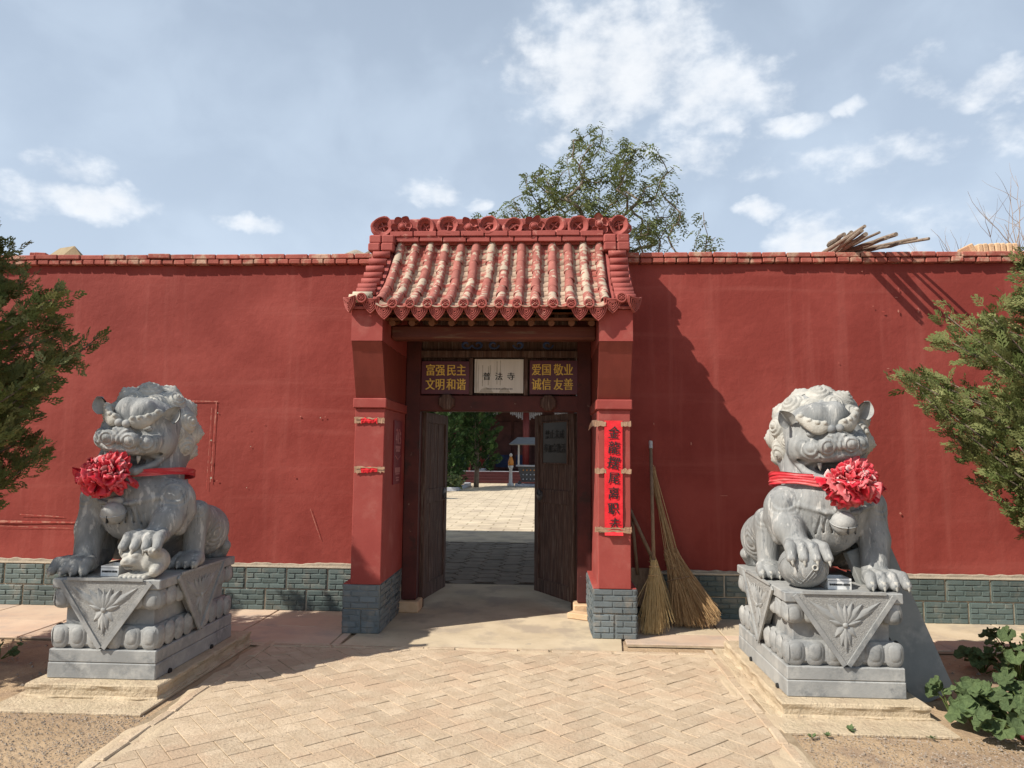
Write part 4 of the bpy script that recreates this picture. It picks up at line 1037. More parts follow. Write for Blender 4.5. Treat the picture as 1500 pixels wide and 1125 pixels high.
    F.ell((0, -.26, -.212), (.150, .17, .040), .006, sub=True)
    F.chain([(-.232, -.10, -.100), (-.205, -.175, -.150), (-.150, -.25, -.195), (-.06, -.32, -.212), (.06, -.32, -.212), (.150, -.25, -.195), (.205, -.175, -.150), (.232, -.10, -.100)], [.010, .024, .030, .030, .030, .030, .024, .010], .006, sub=True)
    for sx in (-1, 1):
        F.ripple((sx*.078, -.345, -.050), .115, .029, .0062); F.ripple((sx*.165, -.285, -.055), .10, .028, .0052)
    F.M = None
    # tail fanned against the back on the inner side
    for i in range(4): F.cap((-.20-.02*i, .50+.015*i, .04), .06, (-.245-.025*i, .50, .26-.055*i), .045, .012)
    F.cap((.10, .50, .20), .12, (.10, .44, .62), .10, .05)
    F.cap((.42, .42, .06), .075, (.47, .30, .19), .05, .02); F.cap((.46, .32, .05), .06, (.52, .24, .10), .045, .02)
    # chisel work: swirls on shoulders, knees and haunches, strands down the chest, flutes behind the fore legs
    for sx in (-1, 1):
        F.ripple((.06+sx*.31, -.235, .545), .15, .030, .0045); F.ripple((.06+sx*.36, .03, .42), .11, .026, .0036); F.ripple((.06+sx*.40, .26, .22), .17, .036, .0042)
        for k in range(4):
            x0 = .06+sx*(.345+.012*k); F.chain([(x0, -.10+.03*k, .42-.02*k), (x0-.01*sx, -.13+.03*k, .33), (x0-.02*sx, -.17+.03*k, .24)], [.004, .008, .003], .004, sub=True)
    for k in range(9):
        x0 = .07+(k-4)*.042; ph = k*1.3
        F.chain([(x0+.008*math.sin(ph+t*1.5), -.385+.010*abs(k-4)+(t*.018 if t < 3 else t*.03), .46-.05*t) for t in range(6)], [.004, .007, .008, .008, .006, .003], .004, sub=True)
    F.floor(0.0005)
    return F.mesh()
LV, LF = lion_body()

def curl_mesh():
    """snail-shell curl: pointed dome cut by a spiral groove, apex along +z, radius 1"""
    na, nr = 44, 26; V = []; Fq = []
    for i in range(nr+1):
        r = i/nr
        for j in range(na):
            th = 6.283*j/na; ph = th+r*6.283*4.2
            h = .74*(1-r**2.2)+.16*max(0, 1-r*4.2)+.055*math.sin(ph)*min(1, r*4)*(1-.5*r)
            V.append((r*math.cos(th)*1.05, r*math.sin(th)*1.05, h-.22))
    for i in range(nr):
        for j in range(na):
            j2 = (j+1) % na; Fq.append((i*na+j, (i+1)*na+j, (i+1)*na+j2, i*na+j2))
    return np.array(V), np.array(Fq)
CV, CF = curl_mesh()
def mirror(V, F): V = np.array(V, float).copy(); V[:, 0] *= -1; return V, np.asarray(F)[:, ::-1]

def ear_mesh():
    rows = []; 
    for i in range(13):
        v = i/12; w = .050*(math.sin(math.pi*(.22+.78*v))**.75) if v < 1 else .002; rw = []
        for j in range(11):
            u = j/10*2-1; fold = .034*(u*u)-.034*max(0, .38-abs(u))*(1-v)*2.2; rw.append((u*w, -fold-.012*math.sin(v*3), v*.125))
        rows.append(rw)
    return rows
ER = ear_mesh()
def brow_mesh(sx):
    F = Field((-.30, -.40, -.02), (.30, -.10, .28), .006)
    n = 9
    def at(t): return sx*(.052+.138*t), -.296+.105*t*t+.0*t, .082+.070*t**2.2-.012*math.sin(math.pi*t), .026+.024*math.sin(math.pi*min(1, t*.85+.12))
    for i in range(n+1):
        x, y, z, hh = at(i/n); F.ell((x, y, z), (.026, .028, hh), .012)
    for t in (.08, .38, .68, .96):
        x, y, z, hh = at(t); F.ell((x, y-.018, z+hh*.72), (.018, .018, .017), .006); F.ripple((x, y-.03, z+hh*.72), .03, .012, .002)
    return F.mesh()

def make_lion(name, label, loc, flip, holds):
    root = thing(name, label, 'lion statue', loc)
    def put(V, F, nm, m, smooth=True, parent=root):
        if flip: V, F = mirror(V, F)
        return link(nm, np_mesh(nm, V, F, m, smooth), parent)
    def putb(b, nm, m, smooth=True, parent=root, M=None):
        vs = [tuple((M @ Vector(v))) for v in b.v] if M is not None else b.v
        o = MB(); o.v = [(-x, y, z) for x, y, z in vs] if flip else vs; o.f = [f[::-1] for f in b.f] if flip else b.f; o.mi = b.mi
        return o.obj(nm, m, parent, smooth)
    body = put(LV, LF, 'body', MT['stone_body'])
    # curls of the mane laid in rings round the head
    lr = random.Random(5); C0 = Vector((.045, .20, -.035)); RR = (.325, .225, .33)
    for (psi, nn, p0, rad) in ((43, 8, -122, .098), (15, 9, -140, .104), (-16, 10, -150, .106), (-47, 8, -142, .108), (-76, 3, -90, .11)):
        for i in range(nn):
            ph = p0+(-2*p0)*i/(nn-1) if nn > 1 else 0; ph = R(ph+lr.gauss(0, 1.5)); ps = R(psi+lr.gauss(0, 2))
            d = Vector((math.sin(ph)*math.cos(ps), -math.sin(ps), math.cos(ph)*math.cos(ps)))
            p = C0+Vector((d.x*RR[0], d.y*RR[1], d.z*RR[2])); nrm = Vector((d.x/RR[0], d.y/RR[1], d.z/RR[2])).normalized()
            tx = nrm.orthogonal().normalized(); ty = nrm.cross(tx); M = HM @ frame(p, tx, ty, nrm) @ RZ(lr.uniform(0, 6.28)) @ S(rad, rad*lr.uniform(1.0, 1.12), rad*1.0)
            A = np.array(M); V = CV @ A[:3, :3].T+A[:3, 3]; put(V, CF, 'mane_curl', MT['stone_pale'])
    for sx in (-1, 1):
        V, Fq = brow_mesh(sx); A = np.array(HM); put(V @ A[:3, :3].T+A[:3, 3], Fq, 'eyebrow', MT['stone_pale'])
        b = MB(); b.sphere((sx*.026, -.318, .062), (.030, .026, .030), 12, 8); putb(b, 'brow_bead', MT['stone'], M=HM)
        b = MB(); b.sphere((sx*.125, -.205, .034), (.036, .026, .022), 12, 8); e = putb(b, 'eye', MT['stone'], M=HM)
        b = MB(); b.grid(ER); b.grid([[(p[0]*1.05, p[1]+.014, p[2]) for p in r] for r in ER], flip=True)
        ro = ER; 
        putb(b, 'ear', MT['stone'], M=HM @ T(sx*.232, -.118, .100) @ RY(R(sx*30)) @ RZ(R(sx*8)) @ RX(R(-8)) @ S(1.10, 1.3, 1.0))
    for sx in (-1, 1):
        b = MB(); b.lathe([(.016, 0), (.013, -.025), (.003, -.055)], 10); putb(b, 'fang', MT['stone_pale'], M=HM @ T(sx*.115, -.262, -.160))
    cl = MB(); cl.lathe([(.013, .020), (.014, .0), (.008, -.022), (.001, -.038)], 8); cl.v = [(x*.9, y*.8+(-.010 if z < -.02 else 0), z) for x, y, z in cl.v]
    for (p, sc) in CLAWS: putb(cl, 'claw', MT['stone_pale'], M=T(p.x, p.y+.004, max(p.z, .037*sc)) @ S(sc, sc, sc))
    # bell hung from the collar
    b = MB(); b.sphere((0, 0, 0), (.082, .078, .080), 20, 14); b.tube([(.083*math.cos(a*.33), .079*math.sin(a*.33), .0) for a in range(20)], .005, 6, False)
    bell = putb(b, 'bell', MT['stone'], M=T(.076, -.425, .425) @ RX(R(20)))
    b = MB(); b.box((0, -.066, -.040), (.008, .026, .050), bev=.003); putb(b, 'slot_shade_bar', MT['ink'], parent=bell, M=T(.076, -.425, .425))  # black bar stands for the shade inside the bell slot
    b = MB(); b.box((0, 0, 0), (.10, .06, .05), bev=.014); putb(b, 'bell_loop', MT['stone'], M=T(.076, -.402, .51))
    if holds == 'ball':
        b = MB(); b.sphere((0, 0, 0), (.158, .15, .138), 28, 20)
        for k in range(4):
            pts = []
            for t in range(30):
                lon = -math.pi+.35*k+t*.215*.5; lat = .55*math.sin(t*.32+k*1.7)-.1*k
                pts.append((.1575*math.cos(lat)*math.cos(lon), .1495*math.cos(lat)*math.sin(lon), .1375*math.sin(lat)))
            b.tube(pts, .0048, 5, False)
        ball = putb(b, 'carved_ball', MT['stone_body'], M=T(-.19, -.405, .136))
        b = MB(); b.lathe([(.020, .0), (.021, .012), (.013, .012), (.010, .002)], 14, RX(math.pi/2), caps=False); putb(b, 'ball_hole', MT['stone_pale'], parent=ball, M=T(-.165, -.553, .15) @ RX(R(-6)))
    else:
        F = Field((-.40, -.62, -.02), (.04, -.24, .30), .006)    # cub lying on its back under the paw
        F.ell((-.235, -.42, .10), (.095, .12, .095), .02); F.ell((-.15, -.47, .125), (.085, .085, .085), .015); F.ell((-.125, -.545, .105), (.055, .04, .042), .012)
        F.ell((-.155, -.535, .15), (.03, .025, .022), .008); F.ell((-.09, -.53, .15), (.03, .025, .022), .008); F.ell((-.12, -.575, .12), (.022, .016, .016), .006)
        F.ell((-.125, -.57, .08), (.045, .04, .012), .006, sub=True)
        F.cap((-.28, -.46, .15), .04, (-.285, -.54, .18), .034, .012); F.cap((-.29, -.48, .06), .045, (-.31, -.55, .05), .036, .012)
        for i in range(6): F.cap((-.28+.03*i, -.50, .02), .022, (-.255+.033*i, -.565, .012), .018, .006)
        for i in range(5): F.ell((-.075+.004*i, -.46-.01*i, .07+.035*i), .028, .008)
        for i in range(3): F.cap((-.30, -.535, .20+.002*i), .012, (-.31+.03*i, -.57, .19), .01, .005)
        F.floor(.0005); V, Fq = F.mesh(); put(V, Fq, 'cub', MT['stone_pale'])
    return root

# ---------------------------------------------------------------- pedestals
def petal_mesh():
    """egg-shaped lotus lobe inside a flatter lip"""
    b = MB(); na, nr = 22, 7
    def lobe(sx, sz, dep, oz, oy):
        rows = []
        for i in range(nr+1):
            r = i/nr; rw = []
            for j in range(na):
                th = 6.283*j/na; c, s_ = math.cos(th), math.sin(th); k = (abs(c)**2.7+abs(s_)**2.7)**(-1/2.7); top_ = 1+.10*s_
                rw.append((r*k*c*.5*sx*top_, oy-dep*math.sqrt(max(0, 1-r**2.6)), r*k*s_*.5*sz+oz))
            rows.append(rw)
        b.grid(rows, closed_v=True, flip=False)
    lobe(.86, .92, .44, .05, 0); lobe(1.16, 1.18, .30, -.02, .0)
    return b.mesh('lotus_petal', MT['stone'], True)
PET = petal_mesh()
def flower_relief(b, wd, ht):
    """carved peony spray on the triangular apron; x across, z down from 0"""
    def leafc(x0, z0, x1, z1, bul, lift=0.):
        dx, dz = x1-x0, z1-z0; rows = []
        for t in range(9):
            u = t/8; w_ = bul*math.sin(math.pi*u**.8)*(1+.10*math.sin(u*16)); rw = []
            for j in range(7):
                v = j/6*2-1; h = .0065*(1-v*v)**.5*math.sin(math.pi*min(1, u*.95+.04))+(.0035 if j == 3 else 0)
                rw.append((x0+dx*u-dz*w_*v, -.0145-lift-h, z0+dz*u+dx*w_*v))
            rows.append(rw)
        b.grid(rows, flip=True)
    c = -.46*ht
    for s in (-1, 1):
        leafc(s*.04*wd, c, s*.43*wd, -.065*ht, .10); leafc(s*.03*wd, c+.02*ht, s*.34*wd, -.20*ht, .10, .001); leafc(0, c, s*.21*wd, -.10*ht, .17, .003); leafc(0, c, s*.09*wd, -.07*ht, .17, .005)
        leafc(s*.02*wd, c, s*.20*wd, -.38*ht, .20, .002); leafc(0, c-.02*ht, s*.13*wd, -.66*ht, .26); leafc(0, c-.05*ht, s*.055*wd, -.80*ht, .2, .002)
    leafc(0, c, 0, -.10*ht, .17, .007); leafc(0, c, 0, -.90*ht, .13, .004); b.sphere((0, -.020, c), (.022, .012, .022), 10, 6)
def make_pedestal(label, cx, cy, flip):
    W, Dp = .74, 1.16; z0 = .088
    t = thing('lion_pedestal', label, 'pedestal', (cx, cy, z0))
    def bx(nm, w, d, za, zb, m=MT['stone'], bev=.006, par=t):
        b = MB(); b.box((0, 0, (za+zb)/2), (w, d, zb-za), bev=bev); return b.obj(nm, m, par)
    base = bx('base_block', W, Dp, 0, .102); bx('base_block', W-.004, Dp-.004, .104, .188)
    bx('lower_band', W-.034, Dp-.034, .188, .340, bev=.03); bx('waist', W-.13, Dp-.13, .335, .452, MT['stone']); bx('upper_band', W-.034, Dp-.034, .448, .585, bev=.03); bx('top_slab', W+.004, Dp+.004, .583, .648)
    for (M0, ln) in ((T(0, -Dp/2+.028, 0), W), (T(-W/2+.028, 0, 0) @ RZ(-math.pi/2), Dp), (T(W/2-.028, 0, 0) @ RZ(math.pi/2), Dp), (T(0, Dp/2-.028, 0) @ RZ(math.pi), W)):
        nlo = round(ln/.125); pw = ln/nlo
        for i in range(nlo):
            x = -ln/2+(i+.5)*pw
            if abs(x) < .02: continue
            link('lotus_petal', PET, t, M0 @ T(x, -.008, .266) @ S(pw*.88, .058, .132))
        for i in range(nlo):
            x = -ln/2+(i+.5)*pw
            if abs(x) < ln*.22: continue
            link('lotus_petal', PET, t, M0 @ T(x, -.008, .517) @ S(pw*.88, .058, .118) @ S(1, 1, -1) @ RY(0))
        # embroidered cloth apron hanging over the edge: frame, roughened ground, peony
        wd = .60 if ln < .9 else .70; ht = .43; b = MB(); tz = .640
        MF = M0 @ T(0, -.034, tz)
        b.prism([(-wd/2, 0), (0, -ht), (wd/2, 0)], 0, .052, RX(math.pi/2) @ T(0, 0, -.05)); ap = link('cloth_apron', b.mesh('cloth_apron', MT['stone_rough']), t, MF)
        b = MB(); k = .058
        def bar(p, q, w_):
            p, q = Vector((p[0], 0, p[1])), Vector((q[0], 0, q[1])); d = (q-p).normalized(); nn = Vector((d.z, 0, -d.x)); 
            vs = [p-Vector((0, .002, 0)), q-Vector((0, .002, 0)), q-nn*w_-Vector((0, .002, 0)), p-nn*w_-Vector((0, .002, 0))]
            vv = [(v.x, v.y, v.z) for v in vs]+[(v.x, v.y-.012, v.z) for v in vs]
            b.add(vv, [(0, 1, 2, 3), (7, 6, 5, 4), (0, 4, 5, 1), (1, 5, 6, 2), (2, 6, 7, 3), (3, 7, 4, 0)])
        bar((0, -ht), (-wd/2, 0), .030); bar((wd/2, 0), (0, -ht), .030); bar((-wd/2+.04, 0), (wd/2-.04, 0), .018)
        b.obj('apron_border', MT['stone'], ap); b = MB(); flower_relief(b, wd, ht); b.obj('carved_peony', MT['stone'], ap, True, M=T(0, .012, -.020) @ S(.86, 1, .86))
    for y in (-.40, .22):
        b = MB(); b.lathe([(.020, 0), (.020, .012)], 10, T((-W/2 if not flip else W/2), y, .010) @ RY(R(-90 if not flip else 90))); b.obj('hole_shade_disc', MT['ink'], t)  # black discs stand for the shade inside the lifting holes
    return t
def make_plinth(label, x0, x1, y0, y1, seed):
    t = thing('plinth', label, 'plinth', ((x0+x1)/2, (y0+y1)/2, 0)); w, d = x1-x0, y1-y0
    rp = random.Random(seed); b = MB(); per = []                        # ragged cast edge
    def edge(ax, ay, bx_, by_, n):
        for i in range(n): per.append((ax+(bx_-ax)*i/n, ay+(by_-ay)*i/n))
    edge(-w/2, -d/2, w/2, -d/2, 60); edge(w/2, -d/2, w/2, d/2, 50); edge(w/2, d/2, -w/2, d/2, 20); edge(-w/2, d/2, -w/2, -d/2, 50)
    def lev(z, amp, grow, front_only=True):
        o = []
        for i, (x, y) in enumerate(per):
            s = grow+amp*mnoise.noise(Vector((x*9, y*9, z*30+seed))); r_ = Vector((x/w, y/d)); o.append((x+(s if abs(x) > w/2-.001 else 0)*(1 if x > 0 else -1), y+(s if abs(y) > d/2-.001 else 0)*(1 if y > 0 else -1), z))
        return o
    rows = [lev(.0, .030, .014), lev(.014, .026, .008), lev(.019, .008, -.010), lev(.05, .008, -.010), lev(.066, .016, -.004), lev(.082, .014, -.004), lev(.088, .010, -.014)]
    b.grid(rows, closed_v=True, flip=True); n = len(per); b.f.append(tuple(range(6*n, 7*n))); b.mi.append(0)
    b.obj('slab', MT['plinth'], t)
    b = MB(); b.box((-.02, -.10, -.004), (w+.10, d+.30, .018), bev=.004); b.obj('footing', MT['plinth'], t)
    return t
PLW = make_plinth('low cast concrete plinth under the lion with the cub', -3.385, -2.485, 4.70, 6.19, 3)
PLE = make_plinth('low cast concrete plinth under the lion with the ball', 1.455, 2.355, 4.70, 6.22, 9)
PCW, PCE = (-2.945, 5.40), (1.895, 5.40)
make_pedestal('grey carved lotus pedestal with triangular apron under the lion with the cub', *PCW, True)
make_pedestal('grey carved lotus pedestal with triangular apron under the lion with the ball', *PCE, False)
LZ = .088+.648
make_lion('stone_lion', 'grey stone guardian lion resting its paw on a cub, wearing a red rosette', (PCW[0], PCW[1], LZ), True, 'cub')
make_lion('stone_lion', 'grey stone guardian lion resting its paw on a ball, wearing a red rosette', (PCE[0], PCE[1], LZ), False, 'ball')

# ---------------------------------------------------------------- red cloth rosettes and sashes
def make_bow(label, loc, flip, seed, fade_shade, band):
    rb = random.Random(seed); t = thing('red_sash', label, 'rosette', loc); sg = -1 if flip else 1
    V = []; F = []; TI = []
    def ruffle(c, ax, r0, r1, h0, h1, folds, amp, tint, sq=1.):
        """one closed frill round axis ax"""
        ax = Vector(ax).normalized(); u = ax.orthogonal().normalized(); w = ax.cross(u); n = folds*10; m = 6; b0 = len(V); ph = [rb.uniform(0, 6.28) for _ in range(4)]
        fa = [rb.uniform(.5, 1.4) for _ in range(folds+1)]
        for i in range(n):
            th = 6.283*i/n
            for j in range(m+1):
                v = j/m; A = amp*v**.8*fa[(i//10) % folds]; wv = math.sin(folds*th+ph[0])+.35*math.sin((folds-2)*th+ph[1]+v*2)+.16*math.sin((folds*2+1)*th+ph[2])
                r = r0+(r1-r0)*v+A*wv; z = h0+(h1-h0)*math.sin(v*1.95)*1.05+A*.85*math.cos(folds*th+ph[3]+v*1.4); th2 = th+.05*math.sin(folds*th+ph[2])
                p = Vector(c)+u*(r*math.cos(th2))+w*(r*math.sin(th2)*sq)+ax*z; V.append(tuple(p))
                TI.append(min(1, max(0, tint*(.35+.9*v)+rb.gauss(0, .10))))
        for i in range(n):
            for j in range(m):
                i2 = (i+1) % n; F.append((b0+i*(m+1)+j, b0+i2*(m+1)+j, b0+i2*(m+1)+j+1, b0+i*(m+1)+j+1))
    cx, cy, cz = .118*sg, -.462, .694
    # scrunched cloth: small faded pleats above, broad satin folds below, over a gathered core
    for (r0, r1, h0, h1, fo, am) in ((.03, .195, -.04, -.005, 17, .012), (.03, .165, -.02, .045, 15, .012), (.02, .10, .0, .075, 11, .010)):
        ruffle((cx, cy, cz), (0.05*sg, -1, .1), r0, r1, h0, h1, fo, am, fade_shade*.15, .70)
    def fold(c, dirn, nrm, ln, wd, th, tint):
        dirn = dirn.normalized(); nrm = (nrm-dirn*nrm.dot(dirn)).normalized(); side = dirn.cross(nrm); b0 = len(V); ns_, nv_ = 10, 6; p0 = rb.uniform(0, 6.28); cr_ = rb.uniform(.10, .28)*wd; tw = rb.gauss(0, .5)
        for i in range(ns_+1):
            s_ = i/ns_; e = math.sin(math.pi*s_)
            for j in range(nv_+1):
                v = j/nv_*2-1; w_ = wd*(.30+.70*e**.7); zig = cr_*(abs(((v*1.6+p0) % 1.)*2-1)-.5)*e
                p = Vector(c)+dirn*(ln*e*(1-.12*v*v))+nrm*(th*math.cos(math.pi*s_)+zig+.25*th*math.sin(v*3+p0))+side*(v*w_*.5)+side*tw*wd*.3*e
                V.append(tuple(p)); TI.append(min(1, max(0, tint+rb.gauss(0, .05)+(.25*fade_shade if j in (0, nv_) else 0)*e)))
        for i in range(ns_):
            for j in range(nv_): F.append((b0+i*(nv_+1)+j, b0+(i+1)*(nv_+1)+j, b0+(i+1)*(nv_+1)+j+1, b0+i*(nv_+1)+j+1))
    for k in range(150):
        a = 2.39996*k+rb.gauss(0, .25); rr_ = math.sqrt((k+.5)/150); dx, dz = .180*rr_*math.cos(a), .112*rr_*math.sin(a); low = dz < -.005+.03*rb.gauss(0, .4)
        if low and k % 2: continue
        out = Vector((dx*6, -1.15*(1-rr_)-.12, dz*8)); out += Vector((rb.gauss(0, .25), rb.gauss(0, .12), rb.gauss(0, .25))); nn = Vector((rb.gauss(0, 1), -.6, rb.gauss(0, 1)))
        c = (cx+dx*.78, cy-.082*(1-rr_**2), cz+dz*.78)
        if low: fold(c, out, nn, rb.uniform(.065, .098), rb.uniform(.08, .13), rb.uniform(.012, .024), rb.choice((.0, .0, .0, .05, .35*fade_shade)))
        else: fold(c, out, nn, rb.uniform(.045, .068), rb.uniform(.035, .060), rb.uniform(.006, .012), rb.choice((.0, .0, .1, .5*fade_shade, 1.5*fade_shade)))
    link('rosette', np_mesh('rosette', V, F, MT['satin'], True, TI), t)
    # sash drawn round the neck below the mane
    b = MB(); n = 90; ns = 16; rows = []
    for i in range(n+1):
        th = -math.pi/2+6.283*i/n; x = .075+.345*math.cos(th)*(1.04 if abs(math.cos(th)) > .2 else 1); y = -.065+.315*math.sin(th); zc = .692+.018*math.sin(th*2+1)-.015*math.sin(th)
        squeeze = .35+.65*min(1, abs(i/n-.5)*-2+1.25) if True else 1; rw = []
        for j in range(ns+1):
            v = j/ns-.5; f = .010*(abs(((v*4.2+.35*math.sin(th*2.3+seed)+i*.012) % 1.)*2-1)-.5)+.006*mnoise.noise(Vector((i*.16, j*.55, seed)))
            rw.append(((x+f*math.cos(th)*1.2)*sg, y+f*math.sin(th)*1.2, zc+v*band*(.8+.25*mnoise.noise(Vector((i*.12, 0, seed))))))
        rows.append(rw)
    b.grid(rows, flip=flip); b.obj('sash', MT['sash'], t, True)
make_bow('red cloth rosette and sash tied round the neck of the lion with the cub', (PCW[0], PCW[1], LZ), True, 3, .30, .062)  # less pale tint put in for the tree shade on this lion
make_bow('faded red cloth rosette and sash tied round the neck of the lion with the ball', (PCE[0], PCE[1], LZ), False, 14, .62, .105)

# ---------------------------------------------------------------- little white cartons between the paws
for (px0, px1, py0, py1, yy, lab) in ((147, 174, 831, 849, 4.93, 'small white open carton beside the cub at the lion paws'), (1213, 1247, 849, 868, 4.93, 'small white open carton beside the carved ball at the lion paws')):
    a, c = wpt(px0, py1, yy), wpt(px1, py0, yy); w = c.x-a.x; h = c.z-LZ
    h = max(.07, h); t = thing('carton', lab, 'carton', ((a.x+c.x)/2, yy+.075, LZ+.001), group='cartons at the lion paws'); b = MB()
    for (cc, d) in (((0, -.074, h/2), (w, .003, h)), ((0, .074, h/2), (w, .003, h)), ((-w/2+.0015, 0, h/2), (.003, .145, h)), ((w/2-.0015, 0, h/2), (.003, .145, h)), ((0, 0, .002), (w-.006, .145, .003))): b.box(cc, d)
    b.obj('box', MT['white_box'], t); lettering('葡萄糖酸钙锌口服溶液', .0145, MT['ink'], t, T(0, -.0768, h*.44) @ FACE_FRONT, .0006, sx=.9*w/.15)
    b = MB(); b.box((0, -.0762, h*.80), (w*.98, .001, .003)); b.obj('lid_line', MT['black_grey'], t)

# ------------------------------------------------------------------ brooms and tools by the gate
br = random.Random(31)
def straw_fan(base_pts, tips, r0, r1, n, sag, m, name, parent, segs=4):
    V = []; F = []; TI = []
    for i in range(n):
        a = base_pts(i); c = tips(i); tnt = br.random()**1.5; mid = a.lerp(c, .5)+Vector((br.gauss(0, sag), br.gauss(0, sag), br.gauss(0, sag)))
        d = (c-a).normalized(); u = d.orthogonal().normalized(); w = d.cross(u); b = len(V)
        for s in range(segs+1):
            t = s/segs; p = a*(1-t)**2+mid*2*t*(1-t)+c*t*t; rr_ = r0+(r1-r0)*t
            for k in range(3): V.append(tuple(p+(u*math.cos(k*2.094)+w*math.sin(k*2.094))*rr_)); TI.append(tnt)
        for s in range(segs):
            for k in range(3):
                k2 = (k+1) % 3; F.append((b+s*3+k, b+s*3+k2, b+s*3+3+k2, b+s*3+3+k))
    o = link(name, np_mesh(name, V, F, m, False, TI), parent); o['kind'] = 'stuff'; return o
def broom(label, top, neck, foot, spread, pole_r, n, flat=.55, pole_mat='pole', cap=False):
    top, neck, foot = Vector(top), Vector(neck), Vector(foot)
    t = thing('straw_broom', label, 'broom', (foot.x, foot.y, 0)); o = Vector((foot.x, foot.y, 0)); ax = (foot-neck).normalized()
    side = Vector((1, .1, 0)).normalized(); dep = ax.cross(side).normalized(); b = MB()
    b.tube([top-o, neck-o+(neck-top)*.03], [pole_r, pole_r*1.1], 9); b.obj('handle', MT[pole_mat], t, True)
    if cap: b = MB(); b.tube([top-o+(top-neck).normalized()*.004, top-o-(top-neck).normalized()*.075], pole_r*1.22, 9); b.obj('grip', MT['marble'], t)
    L_ = (foot-neck).length
    def base(i): a = br.random()*6.28; r = math.sqrt(br.random())*.028; return neck-o+side*r*math.cos(a)+dep*r*math.sin(a)-ax*br.uniform(0, .04)
    def tip(i):
        u = br.gauss(0, .48); v = br.gauss(0, .45); p = neck-o+ax*(L_*br.uniform(.86, 1.03)*math.sqrt(max(.5, 1-.12*u*u)))+side*u*spread+dep*v*spread*flat
        p.z = max(p.z, .006+br.random()*.02); return p
    straw_fan(base, tip, .0028, .0013, n, .012, MT['straw'], 'bristles', t)
    for f in (.03, .16):
        q = neck-o+ax*L_*f; rr_ = .034+f*spread*.34
        b = MB(); b.tube([q+side*rr_*1.12*math.cos(k*.52)+dep*rr_*.72*math.sin(k*.52) for k in range(13)], .006, 5, False); b.obj('binding', MT['twig'], t)
    return t
broom('straw broom with an upright pole capped by a pale grip, bound at the neck', wpt(953, 647, 7.33), (.985, 6.83, .60), (.955, 6.69, .0), .135, .016, 420, cap=True)
broom('short straw broom half hidden behind the two brooms in front', wpt(922, 745, 7.30), (1.02, 7.12, .60), (1.10, 7.02, .04), .12, .017, 260)
tw0, tw1, tw2 = wpt(957, 700, 7.36), wpt(985, 818, 7.16), Vector((1.40, 6.98, .0))
t = thing('twig_broom', 'large fan-shaped twig broom leaning on the red wall beside the straw brooms', 'broom', (tw2.x, tw2.y, 0)); o_ = Vector((tw2.x, tw2.y, 0))
a_ = (tw2-tw1).normalized(); s_ = Vector((1, -.12, .25)).normalized(); d_ = a_.cross(s_).normalized()
straw_fan(lambda i: tw0-o_+Vector((br.gauss(0, .008), br.gauss(0, .008), br.gauss(0, .05))), lambda i: tw1-o_+s_*br.gauss(0, .022)+d_*br.gauss(0, .018)+a_*.06, .0035, .005, 70, .010, MT['twig'], 'handle', t)
def tip2(i):
    u = br.uniform(-1, 1); p = tw1-o_+a_*((tw2-tw1).length*br.uniform(.84, 1.05)*(1-.10*u*u))+s_*(u*.225+.03)+d_*br.gauss(0, .05); p.z = max(p.z, .006+br.random()*.03); return p
straw_fan(lambda i: tw1-o_+s_*br.gauss(0, .026)+d_*br.gauss(0, .02)-a_*br.uniform(0, .1), tip2, .0034, .0013, 760, .016, MT['twig'], 'bristles', t)
for f in (.02, .14, .30):
    q = tw1-o_+a_*(tw2-tw1).length*f; rr_ = .045+f*.26
    b = MB(); b.tube([q+s_*rr_*math.cos(k*.45)+d_*rr_*.55*math.sin(k*.45) for k in range(15)], .005, 5, False); b.obj('binding', MT['pole'], t)
# wooden shovel and a sack tucked behind the brooms
t = thing('wooden_shovel', 'wooden shovel with a wide board blade leaning in the corner behind the brooms', 'shovel', (.87, 7.12, 0))
b = MB(); b.box((0, 0, .19), (.20, .014, .36), bev=.03); b.obj('blade', MT['pole'], t, M=T(.03, .0, .15) @ RX(R(-13)))
b = MB(); b.tube([(.01, .06, .45), (-.03, .20, 1.05)], .017, 8); b.obj('handle', MT['pole'], t, True)
b = MB(); rows = []
for i in range(15):
    ph = math.pi*i/14; rows.append([((.15+.03*mnoise.noise(Vector((i*.6, j*.5, 1))))*math.sin(ph)**.7*math.cos(j*.393), (.10+.02*mnoise.noise(Vector((i*.6, j*.5, 7))))*math.sin(ph)**.7*math.sin(j*.393), .15-.15*math.cos(ph)*(1+.1*mnoise.noise(Vector((i, j, 3))))) for j in range(16)])
b.grid(rows, closed_v=True, flip=True); o = b.obj('sack', MT['sack'], None, True, M=T(1.15, 7.22, .002)); tag(o, 'grey stuffed sack on the ground behind the brooms', 'sack')
# stone slab propped against the pedestal
b = MB(); b.box((0, 0, .53), (.34, .055, 1.06), bev=.006)
o = b.obj('stone_slab', MT['slab'], None, M=T(2.57, 5.12, .0) @ RZ(R(16)) @ RY(R(-17)) @ RX(R(-12))); tag(o, 'plain grey stone slab leaning against the pedestal of the lion with the ball', 'stone slab')
